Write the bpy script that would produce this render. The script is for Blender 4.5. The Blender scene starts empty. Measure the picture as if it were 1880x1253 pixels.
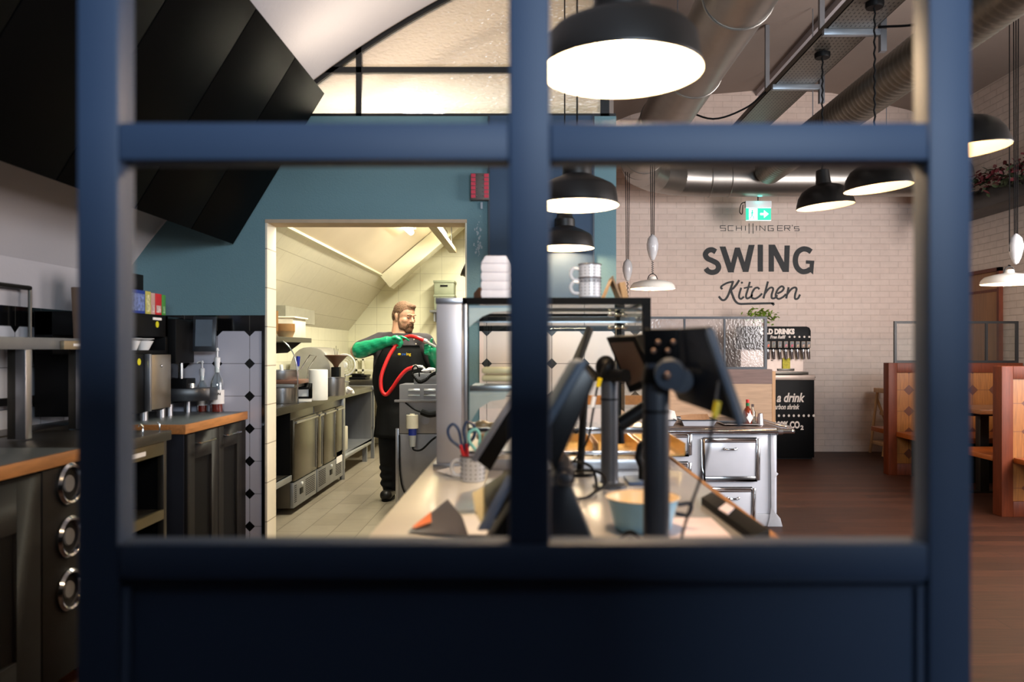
import bpy, bmesh, math, random
from mathutils import Vector, Matrix, Euler
random.seed(7)
R = math.radians
F = 1440.0            # focal length in pixels of the 1880 px wide frame
CAMZ = 1.30
SC = bpy.context.scene
COL = SC.collection

# ------------------------------------------------------------------ camera, light, exposure
cam_d = bpy.data.cameras.new('camera'); cam = bpy.data.objects.new('camera', cam_d); COL.objects.link(cam)
cam.location = (0, 0, CAMZ); cam.rotation_euler = (R(90), 0, 0)
cam_d.sensor_width = 36; cam_d.lens = 36 * F / 1880
cam_d.shift_x = -30 / 1880; cam_d.shift_y = 15.5 / 1880
cam_d.clip_start = 0.02
cam_d.dof.use_dof = True; cam_d.dof.focus_distance = 7.4; cam_d.dof.aperture_fstop = 2.4
SC.camera = cam
SC.view_settings.view_transform = 'Standard'; SC.view_settings.look = 'None'
SC.view_settings.exposure = 0.0; SC.view_settings.gamma = 1.0
SC.view_settings.use_curve_mapping = False
SC.cycles.use_denoising = True
SC.cycles.max_bounces = 8; SC.cycles.transparent_max_bounces = 16
SC.cycles.sample_clamp_indirect = 4.0
SC.cycles.caustics_reflective = False; SC.cycles.caustics_refractive = False
wd = bpy.data.worlds.new('world'); SC.world = wd; wd.use_nodes = True
wd.node_tree.nodes['Background'].inputs[0].default_value = (0.55, 0.68, 1.0, 1)
wd.node_tree.nodes['Background'].inputs[1].default_value = 0.08

def area(name, loc, rot, sx, sy, power, col):
    l = bpy.data.lights.new(name, 'AREA'); l.shape = 'RECTANGLE'; l.size = sx; l.size_y = sy
    l.energy = power; l.color = col
    o = bpy.data.objects.new(name, l); COL.objects.link(o); o.location = loc; o.rotation_euler = rot
    return o
def point(name, loc, power, col, r=0.04):
    l = bpy.data.lights.new(name, 'POINT'); l.energy = power; l.color = col; l.shadow_soft_size = r
    o = bpy.data.objects.new(name, l); COL.objects.link(o); o.location = loc
    return o
WARM = (1.0, 0.72, 0.45)
# daylight coming in through the shop window behind the camera, and the street side windows on the right
area('daylight_front_window', (1.3, -2.42, 2.3), (R(90), 0, 0), 2.2, 0.6, 220, (0.74, 0.87, 1.0))
area('daylight_side_window', (4.75, 2.3, 2.0), (0, R(90), R(-42)), 1.9, 1.4, 150, (1.0, 0.93, 0.92))
area('daylight_side_window_far', (4.75, 4.4, 2.0), (0, R(90), R(-42)), 1.9, 1.4, 150, (1.0, 0.93, 0.92))
# fluorescent light in the kitchen, plus a fill for the arched glass
area('kitchen_tube_light', (-0.75, 6.6, 3.0), (0, 0, 0), 0.25, 2.6, 175, (1.0, 0.95, 0.76))
area('arch_glass_fill_light', (-0.6, 5.36, 2.50), (R(180), 0, 0), 1.5, 0.2, 10, (1.0, 0.84, 0.76))  # unseen upward fill added close behind the arched glass to brighten it
area('kitchen_tube_light_far', (-0.7, 9.3, 2.72), (0, 0, 0), 0.2, 1.4, 95, (1.0, 0.94, 0.74))

# ------------------------------------------------------------------ helpers
def W(px, py, D):
    return Vector(((px - 970) * D / F, D, CAMZ + (642 - py) * D / F))

def lin(c):
    return tuple(((v / 255 / 12.92) if v / 255 <= 0.04045 else ((v / 255 + 0.055) / 1.055) ** 2.4) for v in c)

MATS = {}
def mat(name, col, rough=0.5, metal=0.0, var=0.08, scale=12.0, bump=0.0, bscale=60.0, emit=None, estr=0.0, spec=0.5, coat=0.0, stretch=None):
    if name in MATS: return MATS[name]
    m = bpy.data.materials.new(name); m.use_nodes = True; nt = m.node_tree; b = nt.nodes['Principled BSDF']
    c = lin(col) + (1,)
    tc = nt.nodes.new('ShaderNodeTexCoord')
    src = tc.outputs['Object']
    if stretch:
        mp = nt.nodes.new('ShaderNodeMapping'); mp.inputs['Scale'].default_value = stretch
        nt.links.new(src, mp.inputs[0]); src = mp.outputs[0]
    if var > 0:
        nz = nt.nodes.new('ShaderNodeTexNoise'); nz.inputs['Scale'].default_value = scale; nz.inputs['Detail'].default_value = 4
        nt.links.new(src, nz.inputs['Vector'])
        rp = nt.nodes.new('ShaderNodeValToRGB')
        rp.color_ramp.elements[0].position = 0.3; rp.color_ramp.elements[1].position = 0.7
        rp.color_ramp.elements[0].color = tuple(v * (1 - var) for v in c[:3]) + (1,)
        rp.color_ramp.elements[1].color = tuple(min(1, v * (1 + var)) for v in c[:3]) + (1,)
        nt.links.new(nz.outputs['Fac'], rp.inputs[0]); nt.links.new(rp.outputs[0], b.inputs['Base Color'])
    else:
        b.inputs['Base Color'].default_value = c
    b.inputs['Roughness'].default_value = rough; b.inputs['Metallic'].default_value = metal
    b.inputs['Specular IOR Level'].default_value = spec; b.inputs['Coat Weight'].default_value = coat
    if bump > 0:
        n2 = nt.nodes.new('ShaderNodeTexNoise'); n2.inputs['Scale'].default_value = bscale; n2.inputs['Detail'].default_value = 3
        nt.links.new(src, n2.inputs['Vector'])
        bp = nt.nodes.new('ShaderNodeBump'); bp.inputs['Strength'].default_value = bump; bp.inputs['Distance'].default_value = 0.01
        nt.links.new(n2.outputs['Fac'], bp.inputs['Height']); nt.links.new(bp.outputs[0], b.inputs['Normal'])
    if emit:
        b.inputs['Emission Color'].default_value = lin(emit) + (1,); b.inputs['Emission Strength'].default_value = estr
    MATS[name] = m
    return m

def nd(nt, t, **kw):
    n = nt.nodes.new(t)
    for k, v in kw.items(): setattr(n, k, v)
    return n
def mth(nt, op, a, b=None, c=None):
    n = nt.nodes.new('ShaderNodeMath'); n.operation = op
    for i, v in enumerate((a, b, c)):
        if v is None: continue
        if isinstance(v, (int, float)): n.inputs[i].default_value = v
        else: nt.links.new(v, n.inputs[i])
    return n.outputs[0]

def brick_mat(name, c1, c2, mortar, w, h, axes, msize=0.006, off=0.5, rough=0.7, bump=0.5, var=0.06, origin=(0, 0), bias=0.0, smooth=0.1, streak=None, spec=0.5):
    """bricks, planks or tiles laid in the plane of two object axes"""
    m = bpy.data.materials.new(name); m.use_nodes = True; nt = m.node_tree; b = nt.nodes['Principled BSDF']
    tc = nd(nt, 'ShaderNodeTexCoord'); sp = nd(nt, 'ShaderNodeSeparateXYZ'); nt.links.new(tc.outputs['Object'], sp.inputs[0])
    cb = nd(nt, 'ShaderNodeCombineXYZ')
    nt.links.new(mth(nt, 'SUBTRACT', sp.outputs[axes[0]], origin[0]), cb.inputs[0])
    nt.links.new(mth(nt, 'SUBTRACT', sp.outputs[axes[1]], origin[1]), cb.inputs[1])
    br = nd(nt, 'ShaderNodeTexBrick'); nt.links.new(cb.outputs[0], br.inputs['Vector'])
    br.offset = off
    br.inputs['Scale'].default_value = 1; br.inputs['Brick Width'].default_value = w; br.inputs['Row Height'].default_value = h
    br.inputs['Mortar Size'].default_value = msize; br.inputs['Mortar Smooth'].default_value = smooth; br.inputs['Bias'].default_value = bias
    br.inputs['Color1'].default_value = lin(c1) + (1,); br.inputs['Color2'].default_value = lin(c2) + (1,); br.inputs['Mortar'].default_value = lin(mortar) + (1,)
    nz = nd(nt, 'ShaderNodeTexNoise'); nz.inputs['Scale'].default_value = 14 if not streak else 6; nz.inputs['Detail'].default_value = 5
    if streak:
        mp = nd(nt, 'ShaderNodeMapping'); mp.inputs['Scale'].default_value = streak; nt.links.new(tc.outputs['Object'], mp.inputs[0]); nt.links.new(mp.outputs[0], nz.inputs['Vector'])
    else: nt.links.new(tc.outputs['Object'], nz.inputs['Vector'])
    mx = nd(nt, 'ShaderNodeMix', data_type='RGBA', blend_type='MULTIPLY'); mx.inputs['Factor'].default_value = 1
    rp = nd(nt, 'ShaderNodeValToRGB'); rp.color_ramp.elements[0].color = (1 - var * 2,) * 3 + (1,); rp.color_ramp.elements[1].color = (1, 1, 1, 1)
    rp.color_ramp.elements[0].position = .3; rp.color_ramp.elements[1].position = .7
    nt.links.new(nz.outputs['Fac'], rp.inputs[0]); nt.links.new(br.outputs['Color'], mx.inputs['A']); nt.links.new(rp.outputs[0], mx.inputs['B'])
    nt.links.new(mx.outputs['Result'], b.inputs['Base Color'])
    b.inputs['Roughness'].default_value = rough; b.inputs['Specular IOR Level'].default_value = spec
    bp = nd(nt, 'ShaderNodeBump'); bp.inputs['Strength'].default_value = bump; bp.inputs['Distance'].default_value = 0.006
    h2 = mth(nt, 'ADD', mth(nt, 'SUBTRACT', 1, br.outputs['Fac']), mth(nt, 'MULTIPLY', nz.outputs['Fac'], 0.25))
    nt.links.new(h2, bp.inputs['Height']); nt.links.new(bp.outputs[0], b.inputs['Normal'])
    return m

def octo_mat(name, t, axes, origin, white, black, grout, dia=0.165, rough=0.25, wall_top=None, gl=0.010, wood=False):
    """octagon tiles with a small diamond inset at each corner"""
    m = bpy.data.materials.new(name); m.use_nodes = True; nt = m.node_tree; b = nt.nodes['Principled BSDF']
    tc = nd(nt, 'ShaderNodeTexCoord'); sp = nd(nt, 'ShaderNodeSeparateXYZ'); nt.links.new(tc.outputs['Object'], sp.inputs[0])
    d = []
    for k in (0, 1):
        u = mth(nt, 'DIVIDE', mth(nt, 'SUBTRACT', sp.outputs[axes[k]], origin[k]), t)
        fr = mth(nt, 'FRACT', mth(nt, 'ADD', u, 100.5))
        d.append(mth(nt, 'ABSOLUTE', mth(nt, 'SUBTRACT', fr, 0.5)))
    dmask = mth(nt, 'LESS_THAN', mth(nt, 'ADD', d[0], d[1]), dia)
    gmask = mth(nt, 'LESS_THAN', mth(nt, 'MINIMUM', d[0], d[1]), gl)
    m1 = nd(nt, 'ShaderNodeMix', data_type='RGBA'); m2 = nd(nt, 'ShaderNodeMix', data_type='RGBA')
    if wood:
        nz = nd(nt, 'ShaderNodeTexNoise'); nz.inputs['Scale'].default_value = 10; nz.inputs['Detail'].default_value = 5
        mp = nd(nt, 'ShaderNodeMapping'); mp.inputs['Scale'].default_value = (9, 9, 0.6); nt.links.new(tc.outputs['Object'], mp.inputs[0]); nt.links.new(mp.outputs[0], nz.inputs['Vector'])
        rp = nd(nt, 'ShaderNodeValToRGB'); rp.color_ramp.elements[0].color = tuple(v * .6 for v in lin(white)) + (1,); rp.color_ramp.elements[1].color = lin(white) + (1,)
        rp.color_ramp.elements[0].position = .3; rp.color_ramp.elements[1].position = .7
        nt.links.new(nz.outputs['Fac'], rp.inputs[0]); nt.links.new(rp.outputs[0], m1.inputs['A'])
    else: m1.inputs['A'].default_value = lin(white) + (1,)
    m1.inputs['B'].default_value = lin(grout) + (1,)
    nt.links.new(gmask, m1.inputs['Factor']); nt.links.new(m1.outputs['Result'], m2.inputs['A'])
    m2.inputs['B'].default_value = lin(black) + (1,); nt.links.new(dmask, m2.inputs['Factor'])
    nt.links.new(m2.outputs['Result'], b.inputs['Base Color']); b.inputs['Roughness'].default_value = rough
    MATS[name] = m
    return m

def glass_mat(name, tint=(0.92, 0.97, 0.97), refl=0.06, rough=0.0):
    """thin clear pane: mostly transparent with a fresnel reflection"""
    m = bpy.data.materials.new(name); m.use_nodes = True; nt = m.node_tree; nt.nodes.clear()
    out = nd(nt, 'ShaderNodeOutputMaterial'); mx = nd(nt, 'ShaderNodeMixShader'); tr = nd(nt, 'ShaderNodeBsdfTransparent'); gl = nd(nt, 'ShaderNodeBsdfGlossy')
    tr.inputs[0].default_value = tint + (1,); gl.inputs['Roughness'].default_value = rough
    lw = nd(nt, 'ShaderNodeLayerWeight'); lw.inputs[0].default_value = 0.25
    f = mth(nt, 'ADD', mth(nt, 'MULTIPLY', lw.outputs['Fresnel'], 0.8), refl)
    nt.links.new(f, mx.inputs[0]); nt.links.new(tr.outputs[0], mx.inputs[1]); nt.links.new(gl.outputs[0], mx.inputs[2]); nt.links.new(mx.outputs[0], out.inputs[0])
    return m

def frost_mat(name, rough=0.12, col=(1, 1, 1), bscale=60, bstr=0.6, stretch=(1, 1, 1.8), trans=0.25):
    """rippled cathedral glass"""
    m = bpy.data.materials.new(name); m.use_nodes = True; nt = m.node_tree; nt.nodes.clear()
    out = nd(nt, 'ShaderNodeOutputMaterial'); rf = nd(nt, 'ShaderNodeBsdfRefraction'); rf.inputs['IOR'].default_value = 1.12; rf.inputs['Roughness'].default_value = rough
    rf.inputs['Color'].default_value = col + (1,)
    tl = nd(nt, 'ShaderNodeBsdfTranslucent'); gl = nd(nt, 'ShaderNodeBsdfGlossy'); gl.inputs['Roughness'].default_value = 0.15
    m1 = nd(nt, 'ShaderNodeMixShader'); m1.inputs[0].default_value = trans; m2 = nd(nt, 'ShaderNodeMixShader'); m2.inputs[0].default_value = 0.06
    tc = nd(nt, 'ShaderNodeTexCoord'); mp = nd(nt, 'ShaderNodeMapping'); mp.inputs['Scale'].default_value = stretch; nz = nd(nt, 'ShaderNodeTexNoise')
    nz.inputs['Scale'].default_value = bscale; nz.inputs['Detail'].default_value = 1.5
    bp = nd(nt, 'ShaderNodeBump'); bp.inputs['Strength'].default_value = bstr; bp.inputs['Distance'].default_value = 0.01
    nt.links.new(tc.outputs['Object'], mp.inputs[0]); nt.links.new(mp.outputs[0], nz.inputs['Vector']); nt.links.new(nz.outputs['Fac'], bp.inputs['Height'])
    for s in (rf, gl, tl): nt.links.new(bp.outputs[0], s.inputs['Normal'])
    nt.links.new(rf.outputs[0], m1.inputs[1]); nt.links.new(tl.outputs[0], m1.inputs[2]); nt.links.new(m1.outputs[0], m2.inputs[1]); nt.links.new(gl.outputs[0], m2.inputs[2])
    nt.links.new(m2.outputs[0], out.inputs[0])
    return m

def wpos(o):
    v = Vector((0, 0, 0))
    while o is not None: v += o.location; o = o.parent
    return v

class MB:
    def __init__(s): s.bm = bmesh.new()
    def verts(s, pts): return [s.bm.verts.new(p) for p in pts]
    def face(s, pts):
        s.bm.faces.new(s.verts(pts)); return s
    def box(s, a, b, M=None):
        x0, y0, z0 = a; x1, y1, z1 = b
        p = [Vector(q) for q in ((x0, y0, z0), (x1, y0, z0), (x1, y1, z0), (x0, y1, z0), (x0, y0, z1), (x1, y0, z1), (x1, y1, z1), (x0, y1, z1))]
        if M is not None: p = [M @ q for q in p]
        v = s.verts(p)
        for f in ((0, 3, 2, 1), (4, 5, 6, 7), (0, 1, 5, 4), (1, 2, 6, 5), (2, 3, 7, 6), (3, 0, 4, 7)): s.bm.faces.new([v[i] for i in f])
        return s
    def cbox(s, c, d, M=None):
        a = [c[i] - d[i] / 2 for i in range(3)]; b = [c[i] + d[i] / 2 for i in range(3)]
        if M is not None:
            c = Vector(c); MM = Matrix.Translation(c) @ M.to_4x4() @ Matrix.Translation(-c)
            return s.box(a, b, MM)
        return s.box(a, b)
    def ring(s, c, x, y, r, n):
        return [s.bm.verts.new(c + x * (r * math.cos(2 * math.pi * i / n)) + y * (r * math.sin(2 * math.pi * i / n))) for i in range(n)]
    def skin(s, a, b):
        n = len(a)
        for i in range(n):
            try: s.bm.faces.new((a[i], a[(i + 1) % n], b[(i + 1) % n], b[i]))
            except ValueError: pass
    def cyl(s, p0, p1, r0, r1=None, n=20):
        p0 = Vector(p0); p1 = Vector(p1); r1 = r0 if r1 is None else r1
        d = (p1 - p0).normalized(); x = d.orthogonal().normalized(); y = d.cross(x)
        a = s.ring(p0, x, y, r0, n); b = s.ring(p1, x, y, r1, n); s.skin(a, b)
        s.bm.faces.new(a[::-1]); s.bm.faces.new(b); return s
    def tube(s, pts, r, n=8, closed=False):
        pts = [Vector(p) for p in pts]; rr = r if isinstance(r, (list, tuple)) else [r] * len(pts)
        rings = []; x = None; N = len(pts)
        for i, p in enumerate(pts):
            a = pts[i - 1] if (i > 0 or closed) else p; b = pts[(i + 1) % N] if (i < N - 1 or closed) else p
            d = (b - a).normalized()
            if x is None: x = d.orthogonal().normalized()
            x = (x - d * x.dot(d)).normalized(); y = d.cross(x)
            rings.append(s.ring(p, x, y, rr[i], n))
        for i in range(N - 1): s.skin(rings[i], rings[i + 1])
        if closed: s.skin(rings[-1], rings[0])
        else: s.bm.faces.new(rings[0][::-1]); s.bm.faces.new(rings[-1])
        return s
    def lathe(s, prof, c=(0, 0, 0), n=32, M=None, cap=(False, False)):
        c = Vector(c); M = M or Matrix.Identity(3); rings = []
        for r, z in prof:
            rings.append([s.bm.verts.new(c + M @ Vector((max(r, 1e-4) * math.cos(2 * math.pi * i / n), max(r, 1e-4) * math.sin(2 * math.pi * i / n), z))) for i in range(n)])
        for i in range(len(rings) - 1): s.skin(rings[i], rings[i + 1])
        if cap[0]: s.bm.faces.new(rings[0][::-1])
        if cap[1]: s.bm.faces.new(rings[-1])
        return s
    def prism(s, poly, d0, d1, axis='y'):
        def P(u, v, w): return {'y': (u, w, v), 'x': (w, u, v), 'z': (u, v, w)}[axis]
        a = s.verts([P(u, v, d0) for u, v in poly]); b = s.verts([P(u, v, d1) for u, v in poly])
        n = len(poly)
        s.bm.faces.new(a); s.bm.faces.new(b[::-1])
        for i in range(n): s.bm.faces.new((a[i], b[i], b[(i + 1) % n], a[(i + 1) % n]))
        return s
    def ell(s, c, r, M=None, u=20, v=12):
        c = Vector(c); T = Matrix.Translation(c) @ (M.to_4x4() if M is not None else Matrix.Identity(4)) @ Matrix.Diagonal((r[0], r[1], r[2], 1))
        bmesh.ops.create_uvsphere(s.bm, u_segments=u, v_segments=v, radius=1, matrix=T); return s
    def cap(s, p0, p1, r0, r1=None, n=16):
        r1 = r0 if r1 is None else r1
        s.ell(p0, (r0,) * 3, u=n, v=10); s.ell(p1, (r1,) * 3, u=n, v=10)
        if (Vector(p1) - Vector(p0)).length > 1e-5: s.cyl(p0, p1, r0, r1, n)
        return s
    def ribbon(s, pts, w, M, t=0.004, closed=False):
        """flat stroke of width w along 2D pts, in the plane given by M (x, y -> world), extruded by t"""
        P = [Vector((p[0], p[1])) for p in pts]; N = len(P); L = []; Rr = []
        for i in range(N):
            a = P[i] - P[i - 1] if i > 0 else P[1] - P[0]; b = P[i + 1] - P[i] if i < N - 1 else P[i] - P[i - 1]
            a = a.normalized(); b = b.normalized(); t_ = (a + b); t_ = t_.normalized() if t_.length > 1e-6 else a
            nrm = Vector((-t_.y, t_.x)); k = 1 / max(0.5, nrm.dot(Vector((-a.y, a.x))))
            ww = w[i] if isinstance(w, (list, tuple)) else w
            L.append(P[i] + nrm * ww / 2 * k); Rr.append(P[i] - nrm * ww / 2 * k)
        fr = [[s.bm.verts.new(M @ Vector((q.x, q.y, z))) for q in S] for S in (L, Rr) for z in (0, t)]
        l0, l1, r0, r1 = fr
        for i in range(N - 1):
            s.bm.faces.new((l0[i], l0[i + 1], l1[i + 1], l1[i])); s.bm.faces.new((r1[i], r1[i + 1], r0[i + 1], r0[i]))
            s.bm.faces.new((l1[i], l1[i + 1], r1[i + 1], r1[i])); s.bm.faces.new((r0[i], r0[i + 1], l0[i + 1], l0[i]))
        s.bm.faces.new((l0[0], l1[0], r1[0], r0[0])); s.bm.faces.new((r0[-1], r1[-1], l1[-1], l0[-1]))
        return s
    def obj(s, name, m, parent=None, bevel=0.0, seg=2, sharp=35, fixn=True):
        bm = s.bm
        bmesh.ops.remove_doubles(bm, verts=bm.verts, dist=1e-6) if bevel else None
        if fixn: bmesh.ops.recalc_face_normals(bm, faces=bm.faces)
        if bevel:
            es = [e for e in bm.edges if len(e.link_faces) == 2 and e.calc_face_angle(0) > R(30)]
            bmesh.ops.bevel(bm, geom=es, offset=bevel, offset_type='OFFSET', segments=seg, profile=0.5, affect='EDGES', clamp_overlap=True)
        off = wpos(parent) if parent is not None else Vector((0, 0, 0))
        if off.length > 0: bmesh.ops.translate(bm, verts=bm.verts, vec=-off)
        for f in bm.faces: f.smooth = True
        for e in bm.edges:
            if len(e.link_faces) == 2 and e.calc_face_angle(0) > R(sharp): e.smooth = False
        me = bpy.data.meshes.new(name); bm.to_mesh(me); bm.free()
        me.materials.append(m if not isinstance(m, str) else MATS[m])
        o = bpy.data.objects.new(name, me); COL.objects.link(o)
        if parent is not None: o.parent = parent
        return o

def sep(mb, name, m, parent):
    """one object per connected piece"""
    left = set(mb.bm.verts); out = []
    while left:
        st = [next(iter(left))]; comp = {st[0]}
        while st:
            v = st.pop()
            for e in v.link_edges:
                w = e.other_vert(v)
                if w not in comp: comp.add(w); st.append(w)
        left -= comp; n = MB(); mp = {v: n.bm.verts.new(v.co) for v in comp}
        for f in {f for v in comp for f in v.link_faces}: n.bm.faces.new([mp[v] for v in f.verts])
        out.append(n)
    mb.bm.free()
    return [n.obj(name, m, parent) for n in sorted(out, key=lambda n: tuple(round(c, 3) for c in min((v.co.x, v.co.z, v.co.y) for v in n.bm.verts)))]

def tag(o, label, cat, group=None, kind=None):
    if label: o['label'] = label
    if cat: o['category'] = cat
    if group: o['group'] = group
    if kind: o['kind'] = kind
    return o
def thing(name, label, cat, loc=(0, 0, 0), group=None, rz=0):
    o = bpy.data.objects.new(name, None); COL.objects.link(o); o.location = loc; o.rotation_euler = (0, 0, rz)
    o.empty_display_size = 0.05
    return tag(o, label, cat, group)
def struct(o):
    o['kind'] = 'structure'; return o
def kids(o): return [c for c in bpy.data.objects if c.parent == o]
def dup(o, loc, label=None, group=None, rz=None):
    r = o.copy(); COL.objects.link(r); r.location = loc
    if rz is not None: r.rotation_euler = (0, 0, rz)
    if label: r['label'] = label
    if group: r['group'] = group
    for ch in kids(o):
        c = ch.copy(); COL.objects.link(c); c.parent = r
        for g in kids(ch):
            d = g.copy(); COL.objects.link(d); d.parent = c
    return r
def remesh(mb, voxel, smooth=2):
    """melt overlapping shapes into one continuous surface, return a new MB"""
    me = bpy.data.meshes.new('tmp'); mb.bm.to_mesh(me); mb.bm.free(); o = bpy.data.objects.new('tmp', me); COL.objects.link(o)
    md = o.modifiers.new('r', 'REMESH'); md.mode = 'VOXEL'; md.voxel_size = voxel
    if smooth:
        ms = o.modifiers.new('s', 'SMOOTH'); ms.iterations = smooth; ms.factor = 0.5
    dg = bpy.context.evaluated_depsgraph_get(); ev = o.evaluated_get(dg); m2 = bpy.data.meshes.new_from_object(ev)
    out = MB(); out.bm.from_mesh(m2)
    bpy.data.objects.remove(o); bpy.data.meshes.remove(me); bpy.data.meshes.remove(m2)
    return out
def text(body, size, m, M, parent=None, name='lettering', shear=0.0, bold=0.0, align='LEFT', depth=0.0015, sx=1.0):
    c = bpy.data.curves.new('t', 'FONT'); c.body = body; c.size = size; c.extrude = depth; c.offset = bold; c.shear = shear; c.align_x = align
    c.resolution_u = 4
    o = bpy.data.objects.new('t', c); COL.objects.link(o)
    dg = bpy.context.evaluated_depsgraph_get(); me = bpy.data.meshes.new_from_object(o.evaluated_get(dg))
    bpy.data.objects.remove(o); bpy.data.curves.remove(c)
    mb = MB(); mb.bm.from_mesh(me); bpy.data.meshes.remove(me)
    for v in mb.bm.verts: v.co = M @ Vector((v.co.x * sx, v.co.y, v.co.z))
    return mb.obj(name, m, parent, fixn=False)
def facing(loc, sx=1):   # text plane facing the camera (-Y): local x -> +X, local y -> +Z
    return Matrix.Translation(loc) @ Matrix.Rotation(R(90), 4, 'X')
def facing_x(loc):       # text plane facing +X: local x -> +Y
    return Matrix.Translation(loc) @ Matrix.Rotation(R(90), 4, 'Z') @ Matrix.Rotation(R(90), 4, 'X')
def spline(pts, k=6):
    """Catmull-Rom through pts"""
    P = [Vector(p) for p in pts]; P = [P[0] * 2 - P[1]] + P + [P[-1] * 2 - P[-2]]; out = []
    for i in range(1, len(P) - 2):
        for j in range(k):
            t = j / k; a, b, c, d = P[i - 1], P[i], P[i + 1], P[i + 2]
            out.append(0.5 * ((2 * b) + (c - a) * t + (2 * a - 5 * b + 4 * c - d) * t * t + (3 * b - a - 3 * c + d) * t ** 3))
    out.append(P[-2]); return out

# ------------------------------------------------------------------ materials
navy = mat('navy_paint', (44, 60, 84), spec=.3, rough=0.55, var=0.03, scale=5)
navy_dk = mat('dark_navy', (28, 40, 54), rough=0.4, var=0.03)
blue_wall = mat('blue_wall_paint', (106, 140, 148), rough=0.75, var=0.04, scale=2, bump=0.15, bscale=120)
blue_deep = mat('deep_blue_panel', (42, 68, 96), rough=0.55, var=0.03)
plaster = mat('white_plaster', (192, 186, 188), rough=0.85, var=0.03, scale=1.5, bump=0.1, bscale=40)
plaster_dk = mat('grey_plaster', (148, 134, 124), rough=0.9, var=0.04, scale=1.5, bump=0.15, bscale=30)
cream_wall = mat('cream_cladding', (228, 224, 200), rough=0.5, var=0.03)
steel = mat('brushed_steel', (172, 172, 176), rough=0.32, metal=0.95, var=0.06, scale=20, stretch=(1, 1, 0.1))
steel_dull = mat('dull_steel', (140, 142, 146), rough=0.42, metal=0.7, var=0.1, scale=6)
steel_dk = mat('dark_steel', (82, 78, 72), rough=0.35, metal=0.85, var=0.12, scale=4)
chrome = mat('chrome', (210, 210, 212), rough=0.14, metal=1.0, var=0)
galv = mat('galvanised_duct', (150, 146, 140), rough=0.36, metal=0.9, var=0.06, scale=8)
black = mat('black_plastic', (8, 8, 9), spec=.14, rough=0.5, var=0.05)
black_gloss = mat('black_gloss', (8, 8, 9), rough=0.15, var=0)
black_metal = mat('black_metal', (20, 19, 19), rough=0.4, metal=0.2, var=0.05)
hood_black = mat('hood_black', (4, 4, 4), spec=0.03, rough=0.55, var=0.04, scale=2)
shade_black = mat('lamp_black_enamel', (24, 22, 21), rough=0.42, var=0.04)
shade_white = mat('lamp_white_enamel', (240, 236, 226), rough=0.25, var=0.02)
white_pl = mat('white_plastic', (235, 235, 235), rough=0.4, var=0.02)
enamel = mat('white_enamel', (200, 204, 213), rough=0.18, var=0.02)
paper = mat('paper', (238, 234, 230), rough=0.85, var=0.03)
oak = mat('oak_edge', (170, 112, 58), rough=0.5, var=0.18, scale=9, stretch=(8, 1, 8))
worktop = mat('grey_worktop', (92, 100, 104), rough=0.35, var=0.12, scale=60)
cab_grey = mat('cabinet_grey', (30, 28, 27), spec=.15, rough=0.6, var=0.05)
cab_navy = mat('cabinet_side_navy', (24, 28, 40), rough=0.6, var=0.04)
wood_red = mat('mahogany', (92, 40, 18), spec=.25, rough=0.5, var=0.2, scale=10, stretch=(6, 6, 0.6))
wood_lt = mat('light_wood', (190, 148, 104), rough=0.5, var=0.14, scale=10, stretch=(5, 5, 0.6))
wood_seat = mat('orange_wood', (150, 80, 30), spec=.3, rough=0.45, var=0.18, scale=8, stretch=(1, 8, 8))
wood_grey = mat('grey_brown_wood', (112, 88, 82), rough=0.5, var=0.18, scale=8, stretch=(0.6, 6, 6))
wood_panel = mat('pale_wood_panel', (186, 156, 128), rough=0.55, var=0.12, scale=8, stretch=(0.6, 6, 8))
door_wood = mat('brown_door', (128, 86, 50), rough=0.5, var=0.12, scale=6, stretch=(6, 6, .5))
green_leaf = mat('green_leaf', (130, 158, 56), rough=0.5, var=0.25, scale=20)
dark_leaf = mat('dark_leaf', (52, 62, 38), rough=0.6, var=0.3, scale=20)
red_flower = mat('red_flower', (96, 34, 40), rough=0.6, var=0.3, scale=20)
steel_top = mat('counter_steel', (206, 200, 196), rough=0.2, metal=0.45, var=0.04, scale=3)
reflect_top = mat('counter_reflection', (252, 244, 226), metal=.2, rough=0.2, var=0.02)  # steel as well, the bright kitchen reflection is put into this paler colour

arch_glass = frost_mat('rippled_glass', rough=0.3, col=(1.0, 0.97, 0.93), bscale=34, bstr=0.8, stretch=(1, 1, 2.2), trans=0.5)
screen_glass = frost_mat('hammered_glass', rough=0.12, col=(0.92, 0.95, 1.0), bscale=46, bstr=0.2, stretch=(1, 1, 1), trans=0.15)
clear = glass_mat('clear_glass')
case_glass = glass_mat('case_glass', (0.88, 0.94, 0.95), 0.05)
shelf_glass = glass_mat('shelf_glass', (0.95, 0.98, 0.98), 0.0, 0.05)

# ------------------------------------------------------------------ the setting
def vault_z(x):
    if x <= 0.2: return -1.486 + math.sqrt(max(0, 5.606 ** 2 - (x - 2.088) ** 2))
    pts = [(0.2, 3.793), (0.7, 4.03), (1.3, 4.28), (2.2, 4.53), (3.0, 4.6), (3.85, 4.56), (4.8, 4.35), (5.2, 4.22)]
    for (a, b), (c, d) in zip(pts, pts[1:]):
        if x <= c: return b + (d - b) * (x - a) / (c - a)
    return 4.2
XL, XR, YB, YF, WD = -2.49, 5.12, 9.96, -2.5, 4.82
wood_floor = brick_mat('wood_floor', (84, 48, 33), (60, 33, 22), (34, 20, 14), 1.5, 0.14, (0, 1), msize=0.003, rough=0.5, bump=0.15, var=0.3, streak=(0.8, 12, 1), spec=.3)
tile_floor = brick_mat('kitchen_floor_tiles', (148, 138, 122), (138, 128, 112), (92, 84, 72), 0.40, 0.20, (1, 0), msize=0.003, rough=0.3, bump=0.15, var=0.05)
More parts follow.
